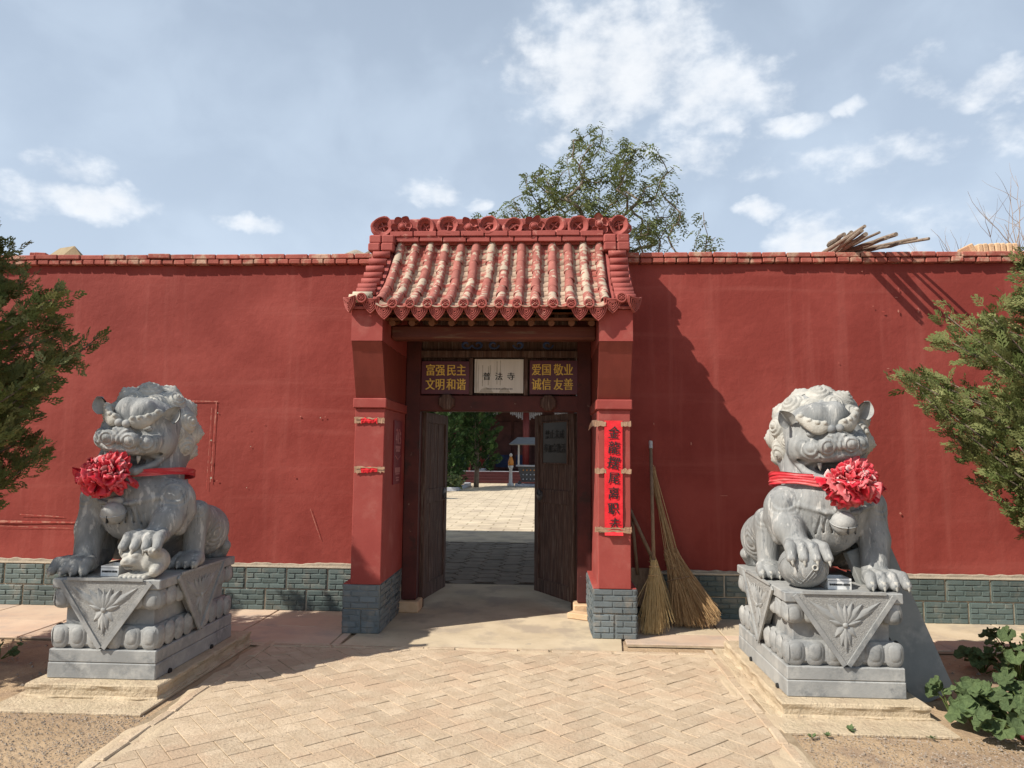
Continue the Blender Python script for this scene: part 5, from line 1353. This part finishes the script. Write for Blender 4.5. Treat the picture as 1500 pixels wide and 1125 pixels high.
# ------------------------------------------------------------------ on top of the wall
LOGS = [((1213, 367), (1266, 331), .020), ((1222, 367), (1264, 337), .024), ((1229, 367), (1268, 343), .026), ((1234, 367), (1287, 340), .018), ((1239, 368), (1300, 347), .022),
        ((1246, 367), (1311, 344), .028), ((1254, 368), (1361, 349), .019), ((1264, 368), (1322, 356), .018), ((1225, 352), (1237, 343), .026), ((1244, 368), (1345, 348), .016), ((1232, 356), (1248, 341), .024)]
LL = ['short thick', 'long straight', 'stubby dark', 'thin pale', 'crooked', 'thick forked', 'longest thin', 'low thin', 'blunt cut', 'slender', 'broken']
for i, (pa, pb2, r) in enumerate(LOGS):
    ya, yb = 7.70+.02*i, (6.98 if i not in (8, 10) else 7.45)
    a, c = wpt(pa[0], pa[1], ya), wpt(pb2[0], pb2[1], yb); a.z = max(a.z, 3.70+r+.004*i)
    ext = a+(a-c)*.9; pts = [ext.lerp(c, k/7)+Vector((br.gauss(0, .006), br.gauss(0, .006), br.gauss(0, .006))) for k in range(8)]
    b = MB(); b.tube(pts, [r*(1.15-.35*k/7)*br.uniform(.9, 1.1) for k in range(8)], 8)
    o = b.obj('stick', MT['log'], None, False); tag(o, {6: 'longest thin stick jutting farthest out of the bundle on the wall', 5: 'thickest stick with a splintered end in the bundle on the wall', 8: 'short blunt log end lying high at the tail of the stick bundle'}.get(i, 'dry weathered stick packed in the bundle lying across the wall top'), 'stick', 'sticks heaped on the wall')
for i in range(8):
    p = wpt(1417+i*8.4, 366, 7.56); h = .10+.012*br.random(); b = MB(); b.box((0, 0, h/2), (.053, .22, h), bev=.010)
    o = b.obj('loose_brick', MT['tan_brick'], None, M=T(p.x, 7.53, 3.675) @ RY(R(-26+i*5+br.gauss(0, 2)) if i in (0,) else R(br.gauss(-6, 3)))); tag(o, 'sand coloured brick standing on edge in the row on the wall coping', 'brick', 'row of sandy bricks on the wall')
# wavy grey tile beside the ridge, tip of a shed roof
b = MB(); rows = [[(x/14*.37-.0, y*.3, .045*math.sin(x/14*9.4+.6)*.55+.035*x/14+y*.12) for y in (0, 1)] for x in range(15)]
b.grid(rows); b.grid([[(p[0], p[1], p[2]-.022) for p in r] for r in rows], flip=True); n_ = len(rows)
for i in range(n_-1): b.add([rows[i][0], rows[i+1][0], (rows[i+1][0][0], rows[i+1][0][1], rows[i+1][0][2]-.022), (rows[i][0][0], rows[i][0][1], rows[i][0][2]-.022)], [(3, 2, 1, 0)])
o = b.obj('wavy_tile', MT['cement'], None, M=T(-2.20, 7.55, 3.715)); tag(o, 'grey wavy roof tile resting on the wall beside the gate ridge', 'roof tile')
b = MB(); p0, p1, p2 = wpt(84, 374, 7.62), wpt(111, 361, 7.62), wpt(126, 374, 7.62)  # shed roof peak behind the wall, built as a wedge on the coping
b.add([(p0.x, 7.6, 3.674), (p1.x, 7.6, p1.z), (p2.x, 7.6, 3.674), (p0.x-.3, 7.7, 3.674), (p1.x-.25, 7.72, p1.z+.01), (p2.x, 7.72, 3.674)], [(0, 2, 1), (0, 1, 4, 3), (1, 2, 5, 4), (3, 4, 5)])
o = b.obj('roof_peak', MT['mud_roof']); tag(o, 'brown peak of the shed roof behind the wall, set on the coping near the evergreen', 'tile')
for (px, w_) in ((70, .12), (62, .10)):
    p = wpt(px, 370, 7.6); b = MB(); b.box((0, 0, .03), (w_, .2, .06), bev=.008); o = b.obj('loose_brick', MT['brick_red'], None, M=T(p.x, 7.55, 3.674) @ RZ(.2)); tag(o, 'short red brick end loose on the coping next to the brown roof peak', 'brick', 'loose red brick ends')

# ------------------------------------------------------------------ vegetation
def unit_spray(seed, order=7):
    """flat fan of scale-leaf twigs in the xy plane, axis +x, length 1: list of quads"""
    q = random.Random(seed); Q = []
    def blade(a, d, ln, wd):
        d = d.normalized(); s = Vector((-d.y, d.x, 0)); m = a+d*ln*.45
        dz = Vector((0, 0, q.gauss(0, .03))); Q.append((a, m+s*wd+dz, a+d*ln+dz, m-s*wd+dz))
    blade(Vector((0, 0, 0)), Vector((1, 0, 0)), .62, .026); blade(Vector((.5, 0, 0)), Vector((1, q.gauss(0, .1), 0)), .5, .062)
    for i in range(order):
        x = .10+.75*i/order; sg = 1 if i % 2 else -1; a = Vector((x, 0, 0)); d = Vector((.80, sg*(.75-.2*x), 0)); ln = .50*(1-.55*x)*q.uniform(.8, 1.15)
        blade(a, d, ln, .052)
        for k in range(2):
            b = a+d.normalized()*ln*(.3+.3*k); e = Vector((1, sg*(-.15 if k else 1.2), 0)); blade(b, e, ln*.5, .046)
    return np.array([[tuple(v) for v in quad] for quad in Q], np.float32)      # (n,4,3)
SPR = [unit_spray(i) for i in range(5)]
def rand_rot(q, fwd, spin, size):
    f = Vector(fwd).normalized(); u = f.orthogonal().normalized(); u = Matrix.Rotation(spin, 3, f) @ u; w = f.cross(u)
    return np.array([(f.x, u.x, w.x), (f.y, u.y, w.y), (f.z, u.z, w.z)], np.float32)*size
def evergreen(name, label, loc, prof_, h, nbr, nsp, size, seed, m, group=None, trunk_r=.07, z_low=.9, keep=None):
    q = random.Random(seed); t = thing(name, label, 'tree', loc, group=group); b = MB()
    def rad(z):
        for (za, ra), (zb, rb_) in zip(prof_, prof_[1:]):
            if za <= z <= zb: return ra+(rb_-ra)*(z-za)/(zb-za)
        return .03
    pts = [(0.03*math.sin(k), .03*math.cos(k*1.3), h*.96*k/10) for k in range(11)]; b.tube(pts, [trunk_r*(1-.88*k/10) for k in range(11)], 9)
    Qs = []; TI = []
    for i in range(nbr):
        z1 = z_low+(h-z_low)*(i+q.random())/nbr; az_ = i*2.39996+q.gauss(0, .35); r = rad(z1)*q.uniform(.62, 1.12)
        z0_ = max(.25, z1-r*q.uniform(.35, .9)); a = Vector((0, 0, z0_)); c = Vector((r*math.cos(az_), r*math.sin(az_), z1))
        mid = a.lerp(c, .5)+Vector((q.gauss(0, .05), q.gauss(0, .05), -.12*r)); P = [a*(1-s)**2+mid*2*s*(1-s)+c*s*s for s in [k/5 for k in range(6)]]
        b.tube(P, [.016*(1-.8*k/5)*(.6+trunk_r*6) for k in range(6)], 5)
        for k in range(nsp):
            s = 1-.78*q.random()**1.25; p = a*(1-s)**2+mid*2*s*(1-s)+c*s*s; dirn = ((c-a).normalized()+Vector((q.gauss(0, .55), q.gauss(0, .55), q.gauss(.15, .5)))).normalized()
            p = p+Vector((q.gauss(0, .05), q.gauss(0, .05), q.gauss(0, .05)))*(size*6)
            if keep and not keep(p+Vector(loc)): continue
            A = rand_rot(q, dirn, q.uniform(0, 6.28), size*q.uniform(.6, 1.25)); sp = SPR[q.randrange(5)]
            Qs.append(sp @ A.T+np.array(p, np.float32)); TI.append(np.full(len(sp)*4, min(1, max(0, q.gauss(.25, .25)+.25*(s-.6))), np.float32))
    b.obj('trunk', MT['bark'], t, True)
    V = np.concatenate(Qs).reshape(-1, 3); F = np.arange(len(V)).reshape(-1, 4)
    link('crown', np_mesh('crown', V, F, m, False, np.concatenate(TI)), t); return t
def no_shade_ahead(p):
    """crown shape trimmed by its shadow"""
    k = .517/math.tan(SUN_EL); kx = .856/math.tan(SUN_EL)
    if p.z-(WY-p.y)/k > -.05: return False
    dz = (4.78-p.y)/k; x = p.x+kx*dz; z = p.z-dz
    return not (dz > 0 and -.4 < z < .74 and -3.6 < x < -2.3)
evergreen('arborvitae', 'dark shaded evergreen with drooping feathery sprays beside the lion with the cub', (-4.80, 5.02, 0),
          [(.9, .50), (1.2, .72), (1.6, .92), (2.0, 1.12), (2.45, 1.28), (2.75, 1.05), (3.0, .80), (3.3, .72), (3.7, .45), (4.2, .05)], 4.2, 215, 105, .120, 4, MT['thuja'], keep=no_shade_ahead)  # sprays left out to keep sun on the wall and pedestal
evergreen('arborvitae', 'sunlit olive green evergreen with feathery sprays beside the lion with the ball', (4.22, 5.30, 0),
          [(.8, .62), (1.1, .82), (1.5, 1.08), (1.9, 1.30), (2.35, 1.42), (2.65, 1.20), (2.9, .85), (3.15, .62), (3.5, .1)], 3.5, 225, 88, .120, 9, MT['thuja'])

# broad-crowned tree in the courtyard, bare limbs showing through thin foliage
def broadleaf(label, loc, lumps, trunk_h, ntip, seed, leafn, leaf_s):
    q = random.Random(seed); t = thing('pagoda_tree', label, 'tree', loc)
    nodes = [Vector((0, 0, 0)), Vector((.05, 0, trunk_h*.5)), Vector((0, .05, trunk_h))]; par = [-1, 0, 1]; tips = []
    for i in range(ntip):
        c, r = lumps[q.choices(range(len(lumps)), [l[2] for l in lumps])[0]][:2]
        while True:
            d = Vector((q.uniform(-1, 1), q.uniform(-1, 1), q.uniform(-1, 1)))
            if .12 < d.length < 1: break
        d = d*(d.length**-.35); d = d if d.length < 1 else d.normalized(); tips.append(Vector((c[0]+d.x*r[0], c[1]+d.y*r[1], c[2]+d.z*r[2])))
    tips.sort(key=lambda p: (p-nodes[2]).length)
    ends = []
    for p in tips:
        best, bi = 1e9, 2
        for i in range(2, len(nodes)):
            v = p-nodes[i]; cst = v.length*(1.0+.9*max(0, -v.z/(v.length+1e-6)+.25))
            if cst < best: best, bi = cst, i
        a = nodes[bi]; n = max(2, int((p-a).length/.35)); mid = a.lerp(p, .5)+Vector((q.gauss(0, .10), q.gauss(0, .10), q.gauss(-.02, .06)))*(p-a).length; prev = bi; s0 = len(nodes)
        for k in range(1, n+1):
            s = k/n; nodes.append(a*(1-s)**2+mid*2*s*(1-s)+p*s*s); par.append(prev); prev = len(nodes)-1
        ends.append((a, mid, p))
    cnt = [0]*len(nodes)
    for i in range(len(nodes)-1, 0, -1):
        cnt[i] += 1; cnt[par[i]] += cnt[i]
    rad = [max(.008, .0052*math.sqrt(c)) for c in cnt]; b = MB(); kids = {}
    for i in range(1, len(nodes)): kids.setdefault(par[i], []).append(i)
    done = set()
    def runc(i):                                   # follow the thickest child so limbs are continuous tubes
        st = [i]
        while st:
            i = st.pop(); chain = [par[i], i] if par[i] >= 0 else [i]
            while kids.get(chain[-1]):
                ks = sorted(kids[chain[-1]], key=lambda k: -cnt[k]); st.extend(ks[1:]); chain.append(ks[0])
            if len(chain) > 1: b.tube([nodes[k] for k in chain], [min(rad[k], rad[chain[1]]) for k in chain], 5 if rad[chain[1]] < .03 else 8, False)
    runc(0); b.obj('trunk', MT['bark'], t, True)
    Q = []; TI = []
    for (a, mid, p) in ends:
        for k in range(leafn):
            s = 1-.42*q.random()**1.6; c = a*(1-s)**2+mid*2*s*(1-s)+p*s*s+Vector((q.gauss(0, .09), q.gauss(0, .09), q.gauss(0, .07)))
            ax = Vector((q.gauss(0, 1), q.gauss(0, 1), q.gauss(-.1, .45))).normalized(); sd = ax.cross(Vector((q.gauss(0, .4), q.gauss(0, .4), 1))).normalized(); ti = min(1, max(0, q.gauss(.25, .25)))
            for j in range(4):                        # pinnate leaf: pairs of leaflets
                for sg in (-1, 1):
                    o = c+ax*(j*leaf_s*.62)+Vector((0, 0, -.012*j*j)); d = (sd*sg+ax*.5).normalized(); w = ax*.30*leaf_s; e = o+d*leaf_s*1.05+Vector((0, 0, -.3*leaf_s)); m_ = o.lerp(e, .5)
                    Q.extend([tuple(o), tuple(m_+w), tuple(e), tuple(m_-w)]); TI.extend([ti]*4)
    link('crown', np_mesh('crown', Q, np.arange(len(Q)).reshape(-1, 4), MT['leaf'], False, TI), t); return t
broadleaf('thin-leaved green tree with visible grey limbs rising behind the gate roof', (1.05, 17.0, 0),
          [((-1.75, 0, 6.7), (1.2, 1.3, .95), 1.1), ((-.80, 0, 7.45), (1.2, 1.3, 1.15), 1.1), ((.05, .1, 8.0), (1.2, 1.4, 1.5), 1.2), ((.95, 0, 7.6), (1.25, 1.3, 1.45), 1.2), ((1.95, 0, 6.5), (1.15, 1.1, 1.05), .8)], 3.0, 430, 15, 6, .082)
# leafless bush behind the wall
q = random.Random(12); bush = thing('bare_bush', 'leafless twiggy bush poking up behind the wall near the sandy bricks', 'bush', (5.0, 8.3, 0)); b = MB()
def twig(p, d, ln, r, depth):
    pts = [p]; n = 6
    for k in range(n):
        d = (d+Vector((q.gauss(0, .13), q.gauss(0, .13), q.gauss(.03, .08)))).normalized(); pts.append(pts[-1]+d*ln/n)
    b.tube(pts, [r*(1-.75*k/n) for k in range(n+1)], 4, False)
    if depth > 0:
        for _ in range(q.randint(3, 4)):
            k = q.randint(2, n-1); twig(pts[k], (d+Vector((q.gauss(0, .6), q.gauss(0, .6), q.gauss(.2, .3)))).normalized(), ln*q.uniform(.35, .6), r*.5, depth-1)
for i in range(9): twig(Vector((q.gauss(0, .28), q.gauss(0, .15), 2.6)), Vector((q.gauss(0, .14), q.gauss(0, .1), 1)), q.uniform(1.3, 2.05), .012, 2)
b.obj('branches', MT['dry_twig'], bush, True)
b = MB(); b.tube([(0, 0, 0), (0.02, 0, 1.4), (0, 0, 2.75)], [.06, .05, .03], 8); b.obj('trunk', MT['bark'], bush, True)
# hollyhock-like leafy plants at the foot of the evergreen
def round_leaf(seed):
    q = random.Random(seed); b = MB(); na, nr = 30, 5; rows = []
    for i in range(nr+1):
        r = i/nr; rw = []
        for j in range(na+1):
            th = R(-158)+R(316)*j/na; lob = .80+.20*abs(math.cos(th*1.6))**.7+.03*math.sin(th*17); rr_ = r*lob*.5
            rw.append((rr_*math.cos(th), rr_*math.sin(th), (.30 if seed else .12)*r*r-.10*r+.06*r*math.cos(th*6.4)+.02*math.sin(th*11+seed)*r*r))
        rows.append(rw)
    b.grid(rows); return b.mesh('leaf', MT['hollyhock'], True)
RL = [round_leaf(i) for i in range(3)]
for me in RL:
    at = me.attributes.new('tint', 'FLOAT', 'POINT'); at.data.foreach_set('value', [.25]*len(me.vertices))
def leafy(label, loc, h, spread, n, size, seed, group=None, flower=False):
    q = random.Random(seed); t = thing('leafy_plant', label, 'plant', loc, group=group); b = MB()
    for i in range(n):
        a = q.uniform(0, 6.28); r = spread*math.sqrt(q.random()); z = h*q.uniform(.25, 1)*(1-.45*(r/spread)**2)+.02; p = Vector((r*math.cos(a), r*math.sin(a), z))
        b.tube([Vector((p.x*.15, p.y*.15, 0)), Vector((p.x*.55, p.y*.55, z*.65)), p], [.005, .004, .003], 5, False)
        out = Vector((math.cos(a), math.sin(a), 0)); nrm = (Vector((0, 0, 1))+out*q.uniform(.1, .8)+Vector((-.3, -.3, 0))+Vector((q.gauss(0, .25), q.gauss(0, .25), 0))).normalized()
        x = (out-nrm*out.dot(nrm)).normalized(); s = size*q.uniform(.6, 1.2)
        link('leaf', RL[q.randrange(3)], t, frame(p, x, nrm.cross(x), nrm) @ S(s, s, s))
    b.obj('stems', MT['thuja'], t)
    if flower: b = MB(); b.sphere((0, 0, 0), (.022, .02, .018), 10, 7); b.obj('blossom', MT['petal_dark'], t, True, M=T(-.12, -.10, .06))
    return t
p = gpt(1500, 1092); leafy('big clump of broad lobed green leaves at the foot of the sunlit evergreen', (p.x+.10, p.y+.06, 0), .32, .34, 90, .115, 2, flower=True)
p = gpt(1498, 1000); leafy('shaded clump of dark lobed leaves behind the big leafy clump', (p.x+.05, p.y+.1, 0), .34, .30, 50, .11, 5)
p = gpt(1440, 985); leafy('low dark leafy sprig in the shade behind the leafy clumps', (p.x, p.y, 0), .16, .16, 12, .12, 8)
p = gpt(1432, 1068); leafy('pair of large round leaves sprouting from bare earth near the plinth corner', (p.x, p.y, 0), .17, .11, 7, .17, 21)
p = gpt(1398, 1050); leafy('small sprout of round leaves against the foot of the leaning slab', (p.x, p.y, 0), .24, .12, 9, .13, 25)
def weed(px, py, s, seed, lab):
    q = random.Random(seed); p = gpt(px, py); b = MB()
    for i in range(11):
        a = q.uniform(0, 6.28); d = Vector((math.cos(a), math.sin(a), q.uniform(.4, 1.3))).normalized(); w = d.cross(Vector((0, 0, 1))).normalized()*.012*s/.06; L_ = s*q.uniform(.6, 1.1)
        b.add([(0, 0, 0), d*L_*.5+w, d*L_+Vector((0, 0, -.2*L_)), d*L_*.5-w], [(0, 1, 2, 3)])
    b.tint = [.3]*len(b.v); o = b.obj('weed', MT['hollyhock'], None, M=T(p.x, p.y, .004)); tag(o, lab, 'weed', 'small weeds before the plinth')
weed(1245, 1072, .06, 1, 'tiny green weed growing at the front edge of the plinth footing')
weed(1190, 1082, .045, 2, 'tiny green weed growing at the front edge of the plinth footing')
weed(1212, 1080, .04, 3, 'tiny green weed growing at the front edge of the plinth footing')
weed(1365, 1083, .035, 4, 'tiny green weed growing at the front edge of the plinth footing')
p = gpt(8, 965); leafy('dark ground plant in the shade left of the lion with the cub, under the evergreen', (p.x-.05, p.y, 0), .10, .14, 14, .07, 33)

# ------------------------------------------------------------------ courtyard seen through the gate
cr = random.Random(77); MT['hall_blue_shaded'] = mat('hall_blue_shaded', (.012, .02, .06), (.02, .035, .09), 4, .7, 0)  # darkened blue paint stands for the shade inside the hall
# assumed lean-to out of view, added to shade the hexagonal setts
sh = thing('shade_shelter', 'assumed shelter roof on posts, unseen, added to shade the passage behind the gate', 'shelter', (-1.2, 10.7, 0))
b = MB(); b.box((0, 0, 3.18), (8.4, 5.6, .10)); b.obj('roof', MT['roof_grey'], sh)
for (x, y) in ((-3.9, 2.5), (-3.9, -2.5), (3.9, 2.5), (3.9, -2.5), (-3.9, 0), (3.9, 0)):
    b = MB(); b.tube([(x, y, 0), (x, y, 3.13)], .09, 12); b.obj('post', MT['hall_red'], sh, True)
# hall
HY = 43.0; hall = thing('temple_hall', 'dark temple hall with red columns and carved grey brackets across the courtyard', 'hall', (-2, HY, 0))
def hb(nm, c, d, m, bev=0., par=None):
    b = MB(); b.box(c, d, bev=bev); return b.obj(nm, m, par or hall)
for i in range(4): hb('step', (0, -3.2+i*.32-.6+.16, .075+i*.15), (13+.0*i, .34+.0*i, .15), MT['step_red'], .01)
hb('platform', (0, 2.5, .29), (16, 9.6, .58), MT['hall_dark']); hb('platform_edge', (0, -2.28, .60), (16, .25, .035), MT['hall_grey'], .004)
for i in range(6):
    x = -7.0+i*2.55+.15
    b = MB(); b.tube([(x, -1.4, .6), (x, -1.4, 5.2)], .19, 16); b.obj('column', MT['hall_red'], hall, True)
    b = MB(); b.lathe([(.28, .6), (.30, .68), (.24, .76)], 16, T(x, -1.4, 0)); b.obj('column_base', MT['hall_grey'], hall, True)
    for sg in (-1, 1):                                       # carved brackets beside each column head
        b = MB()
        for k in range(9):
            u = k/8; b.tube([(x+sg*(.22+.95*u*0+.11*k), -1.42, 4.15-.0*k), (x+sg*(.22+.11*k), -1.42, 3.55+.055*k+.05*math.sin(k*2))], .035, 5)
            b.tube([(x+sg*(.20+.11*k)+.055*math.cos(t*.8), -1.46, 3.68+.05*k+.055*math.sin(t*.8)) for t in range(8)], .018, 5)
        b.obj('bracket', MT['hall_grey'], hall)
hb('beam', (0, -1.4, 4.35), (15, .3, .4), MT['hall_blue']); hb('back_wall', (0, 1.4, 2.8), (15.2, .3, 4.5), MT['hall_dark'])
for i in range(12):
    x = -6.8+i*1.22; hb('door_panel', (x, 1.2, 2.1), (1.05, .08, 2.9), MT['hall_dark'], .02)  # doors given the dark colour for the shade inside the hall
    hb('painted_panel', (x, 1.15, 1.15), (.8, .03, .75), MT['hall_blue_shaded'], .01)
b = MB(); b.prism([(-4.0, 4.9), (1.2, 8.1), (1.6, 8.1), (7.0, 4.9), (7.0, 4.7), (1.4, 7.6), (-4.0, 4.65)], -8.6, 8.6, frame((0, 0, 0), (0, 1, 0), (0, 0, 1), (1, 0, 0))); b.obj('roof', MT['roof_grey'], hall)
# altar table on the porch
al = thing('altar_table', 'small dark red wooden table standing on the hall porch', 'table', (-5.0, HY-2.0, .60))
b = MB(); b.box((0, 0, .95), (1.5, .6, .07), bev=.01); b.obj('top', MT['hall_grey'], al)
for sx in (-1, 1):
    for sy in (-1, 1): b = MB(); b.box((sx*.66, sy*.24, .455), (.08, .08, .91)); b.obj('leg', MT['hall_red'], al)
# incense burner with a sheet-metal canopy
bu = thing('incense_burner', 'black iron incense burner with a grey sheet canopy on thin posts before the hall', 'incense burner', (-.62, 36.2, 0))
def bb(nm, b, m, sm=False): return b.obj(nm, m, bu, sm)
b = MB(); b.box((0, 0, .06), (1.9, 1.2, .12), bev=.02); bb('base', b, MT['hall_grey'])
b = MB(); b.prism([(-.62, .22), (.62, .22), (.82, .98), (-.82, .98)], -.38, .38, RX(math.pi/2)); bb('trough', b, MT['iron'])
b = MB(); b.box((0, 0, 1.01), (1.8, .95, .07), bev=.01); bb('rim', b, MT['hall_grey'])
for i in range(7):
    for j in range(3): b = MB(); b.sphere((-.54+i*.18, -.40-.0, .36+j*.22), (.035, .02, .035), 8, 6); bb('boss', b, MT['orange'] if j == 2 else MT['hall_grey'])
for sx in (-1, 1):
    for sy in (-1, 1): b = MB(); b.tube([(sx*.78, sy*.4, 1.04), (sx*.78, sy*.4, 2.1)], .03, 8); bb('post', b, MT['marble'])
    b = MB(); b.box((sx*.72, -.2, .16), (.16, .5, .22), bev=.05); bb('foot', b, MT['iron'])
b = MB(); b.add([(-1.22, -.8, 2.08), (1.22, -.8, 2.08), (1.22, .8, 2.08), (-1.22, .8, 2.08), (-.85, 0, 2.42), (.85, 0, 2.42), (-1.22, -.8, 2.04), (1.22, -.8, 2.04), (1.22, .8, 2.04), (-1.22, .8, 2.04)],
      [(0, 1, 5, 4), (2, 3, 4, 5), (1, 2, 5), (3, 0, 4), (9, 8, 7, 6), (0, 6, 7, 1), (1, 7, 8, 2), (2, 8, 9, 3), (3, 9, 6, 0)]); bb('canopy', b, MT['metal_roof'])
# marble post with a small draped figure on top
po = thing('marble_post', 'white marble post carrying a small figure draped in orange cloth', 'post', (-1.76, 35.6, 0))
b = MB(); b.lathe([(.16, 0), (.18, .12), (.09, .18), (.075, .85), (.12, .92), (.13, 1.0), (.08, 1.04)], 16); b.obj('shaft', MT['marble'], po, True)
b = MB(); b.lathe([(.13, 1.03), (.14, 1.2), (.09, 1.36), (.06, 1.45)], 12); b.obj('figure_cloth', MT['orange'], po, True)
b = MB(); b.sphere((0, 0, 1.53), (.075, .075, .095), 12, 8); b.obj('figure_head', MT['marble'], po, True)
# junipers and planted beds along the west side of the court
for i, (x, y, h, r, lab) in enumerate(((-4.75, 33.0, 6.5, 1.35, 'tall dense juniper nearest the hall porch, its foliage reaching low'), (-3.35, 34.5, 6.4, 1.15, 'dense juniper with a bare lower trunk beside the hall steps'), (-6.4, 30.0, 5.5, 1.3, 'dense juniper rooted in the stone edged bed of the court'), (-8.2, 23.0, 5.2, 1.1, 'juniper standing out in the court that throws its shadow over the tiles'))):
    lo = .35 if i != 1 else 1.3
    evergreen('juniper', lab, (x, y, 0), [(lo, r*.8), (h*.25, r), (h*.55, r*.8), (h*.85, r*.4), (h, .05)], h, 60, 36, .34, 50+i, MT['juniper'], 'junipers in the court', .13, lo)
for i, (x, y, w, d, lab) in enumerate(((-5.6, 33.4, 3.6, 5.4, 'stone edged planting bed under the junipers'), (-6.0, 28.2, 2.6, 1.5, 'small stone edged planting bed in the open court'))):
    t = thing('planting_bed', lab, 'planting bed', (x, y, 0))
    b = MB(); b.box((0, 0, .04), (w-.2, d-.2, .08)); b.obj('soil', MT['dirt'], t)
    for (c, dd) in (((0, -d/2, .08), (w, .12, .16)), ((0, d/2, .08), (w, .12, .16)), ((-w/2, 0, .08), (.12, d-.12, .16)), ((w/2, 0, .08), (.12, d-.12, .16))): b = MB(); b.box(c, dd, bev=.01); b.obj('kerb', MT['hall_grey'], t)
for i in range(7):
    x, y = (-4.0-.35*i+cr.gauss(0, .1), 31.0+.2*cr.random()) if i < 5 else (-5.0-.5*(i-5), 28.1)
    t = thing('low_shrub', 'low loose green shrub in the planting bed under the junipers' if i < 5 else 'low loose green shrub in the small bed of the open court', 'shrub', (x, y, .08), group='shrubs in the beds'); Q = []; TI = []
    for k in range(160):
        a = cr.uniform(0, 6.28); rr_ = .38*math.sqrt(cr.random()); z = cr.uniform(.05, .75)*(1-rr_); c = Vector((rr_*math.cos(a), rr_*math.sin(a), z)); d = Vector((cr.gauss(0, 1), cr.gauss(0, 1), cr.gauss(.3, .6))).normalized(); w = d.orthogonal()*.05
        Q.extend([tuple(c), tuple(c+d*.08+w), tuple(c+d*.17), tuple(c+d*.08-w)]); TI.extend([cr.random()*.8]*4)
    link('foliage', np_mesh('foliage', Q, np.arange(len(Q)).reshape(-1, 4), MT['leaf'], False, TI), t); b = MB(); b.tube([(0, 0, 0), (.02, 0, .4)], [.03, .015], 6); b.obj('stem', MT['bark'], t)
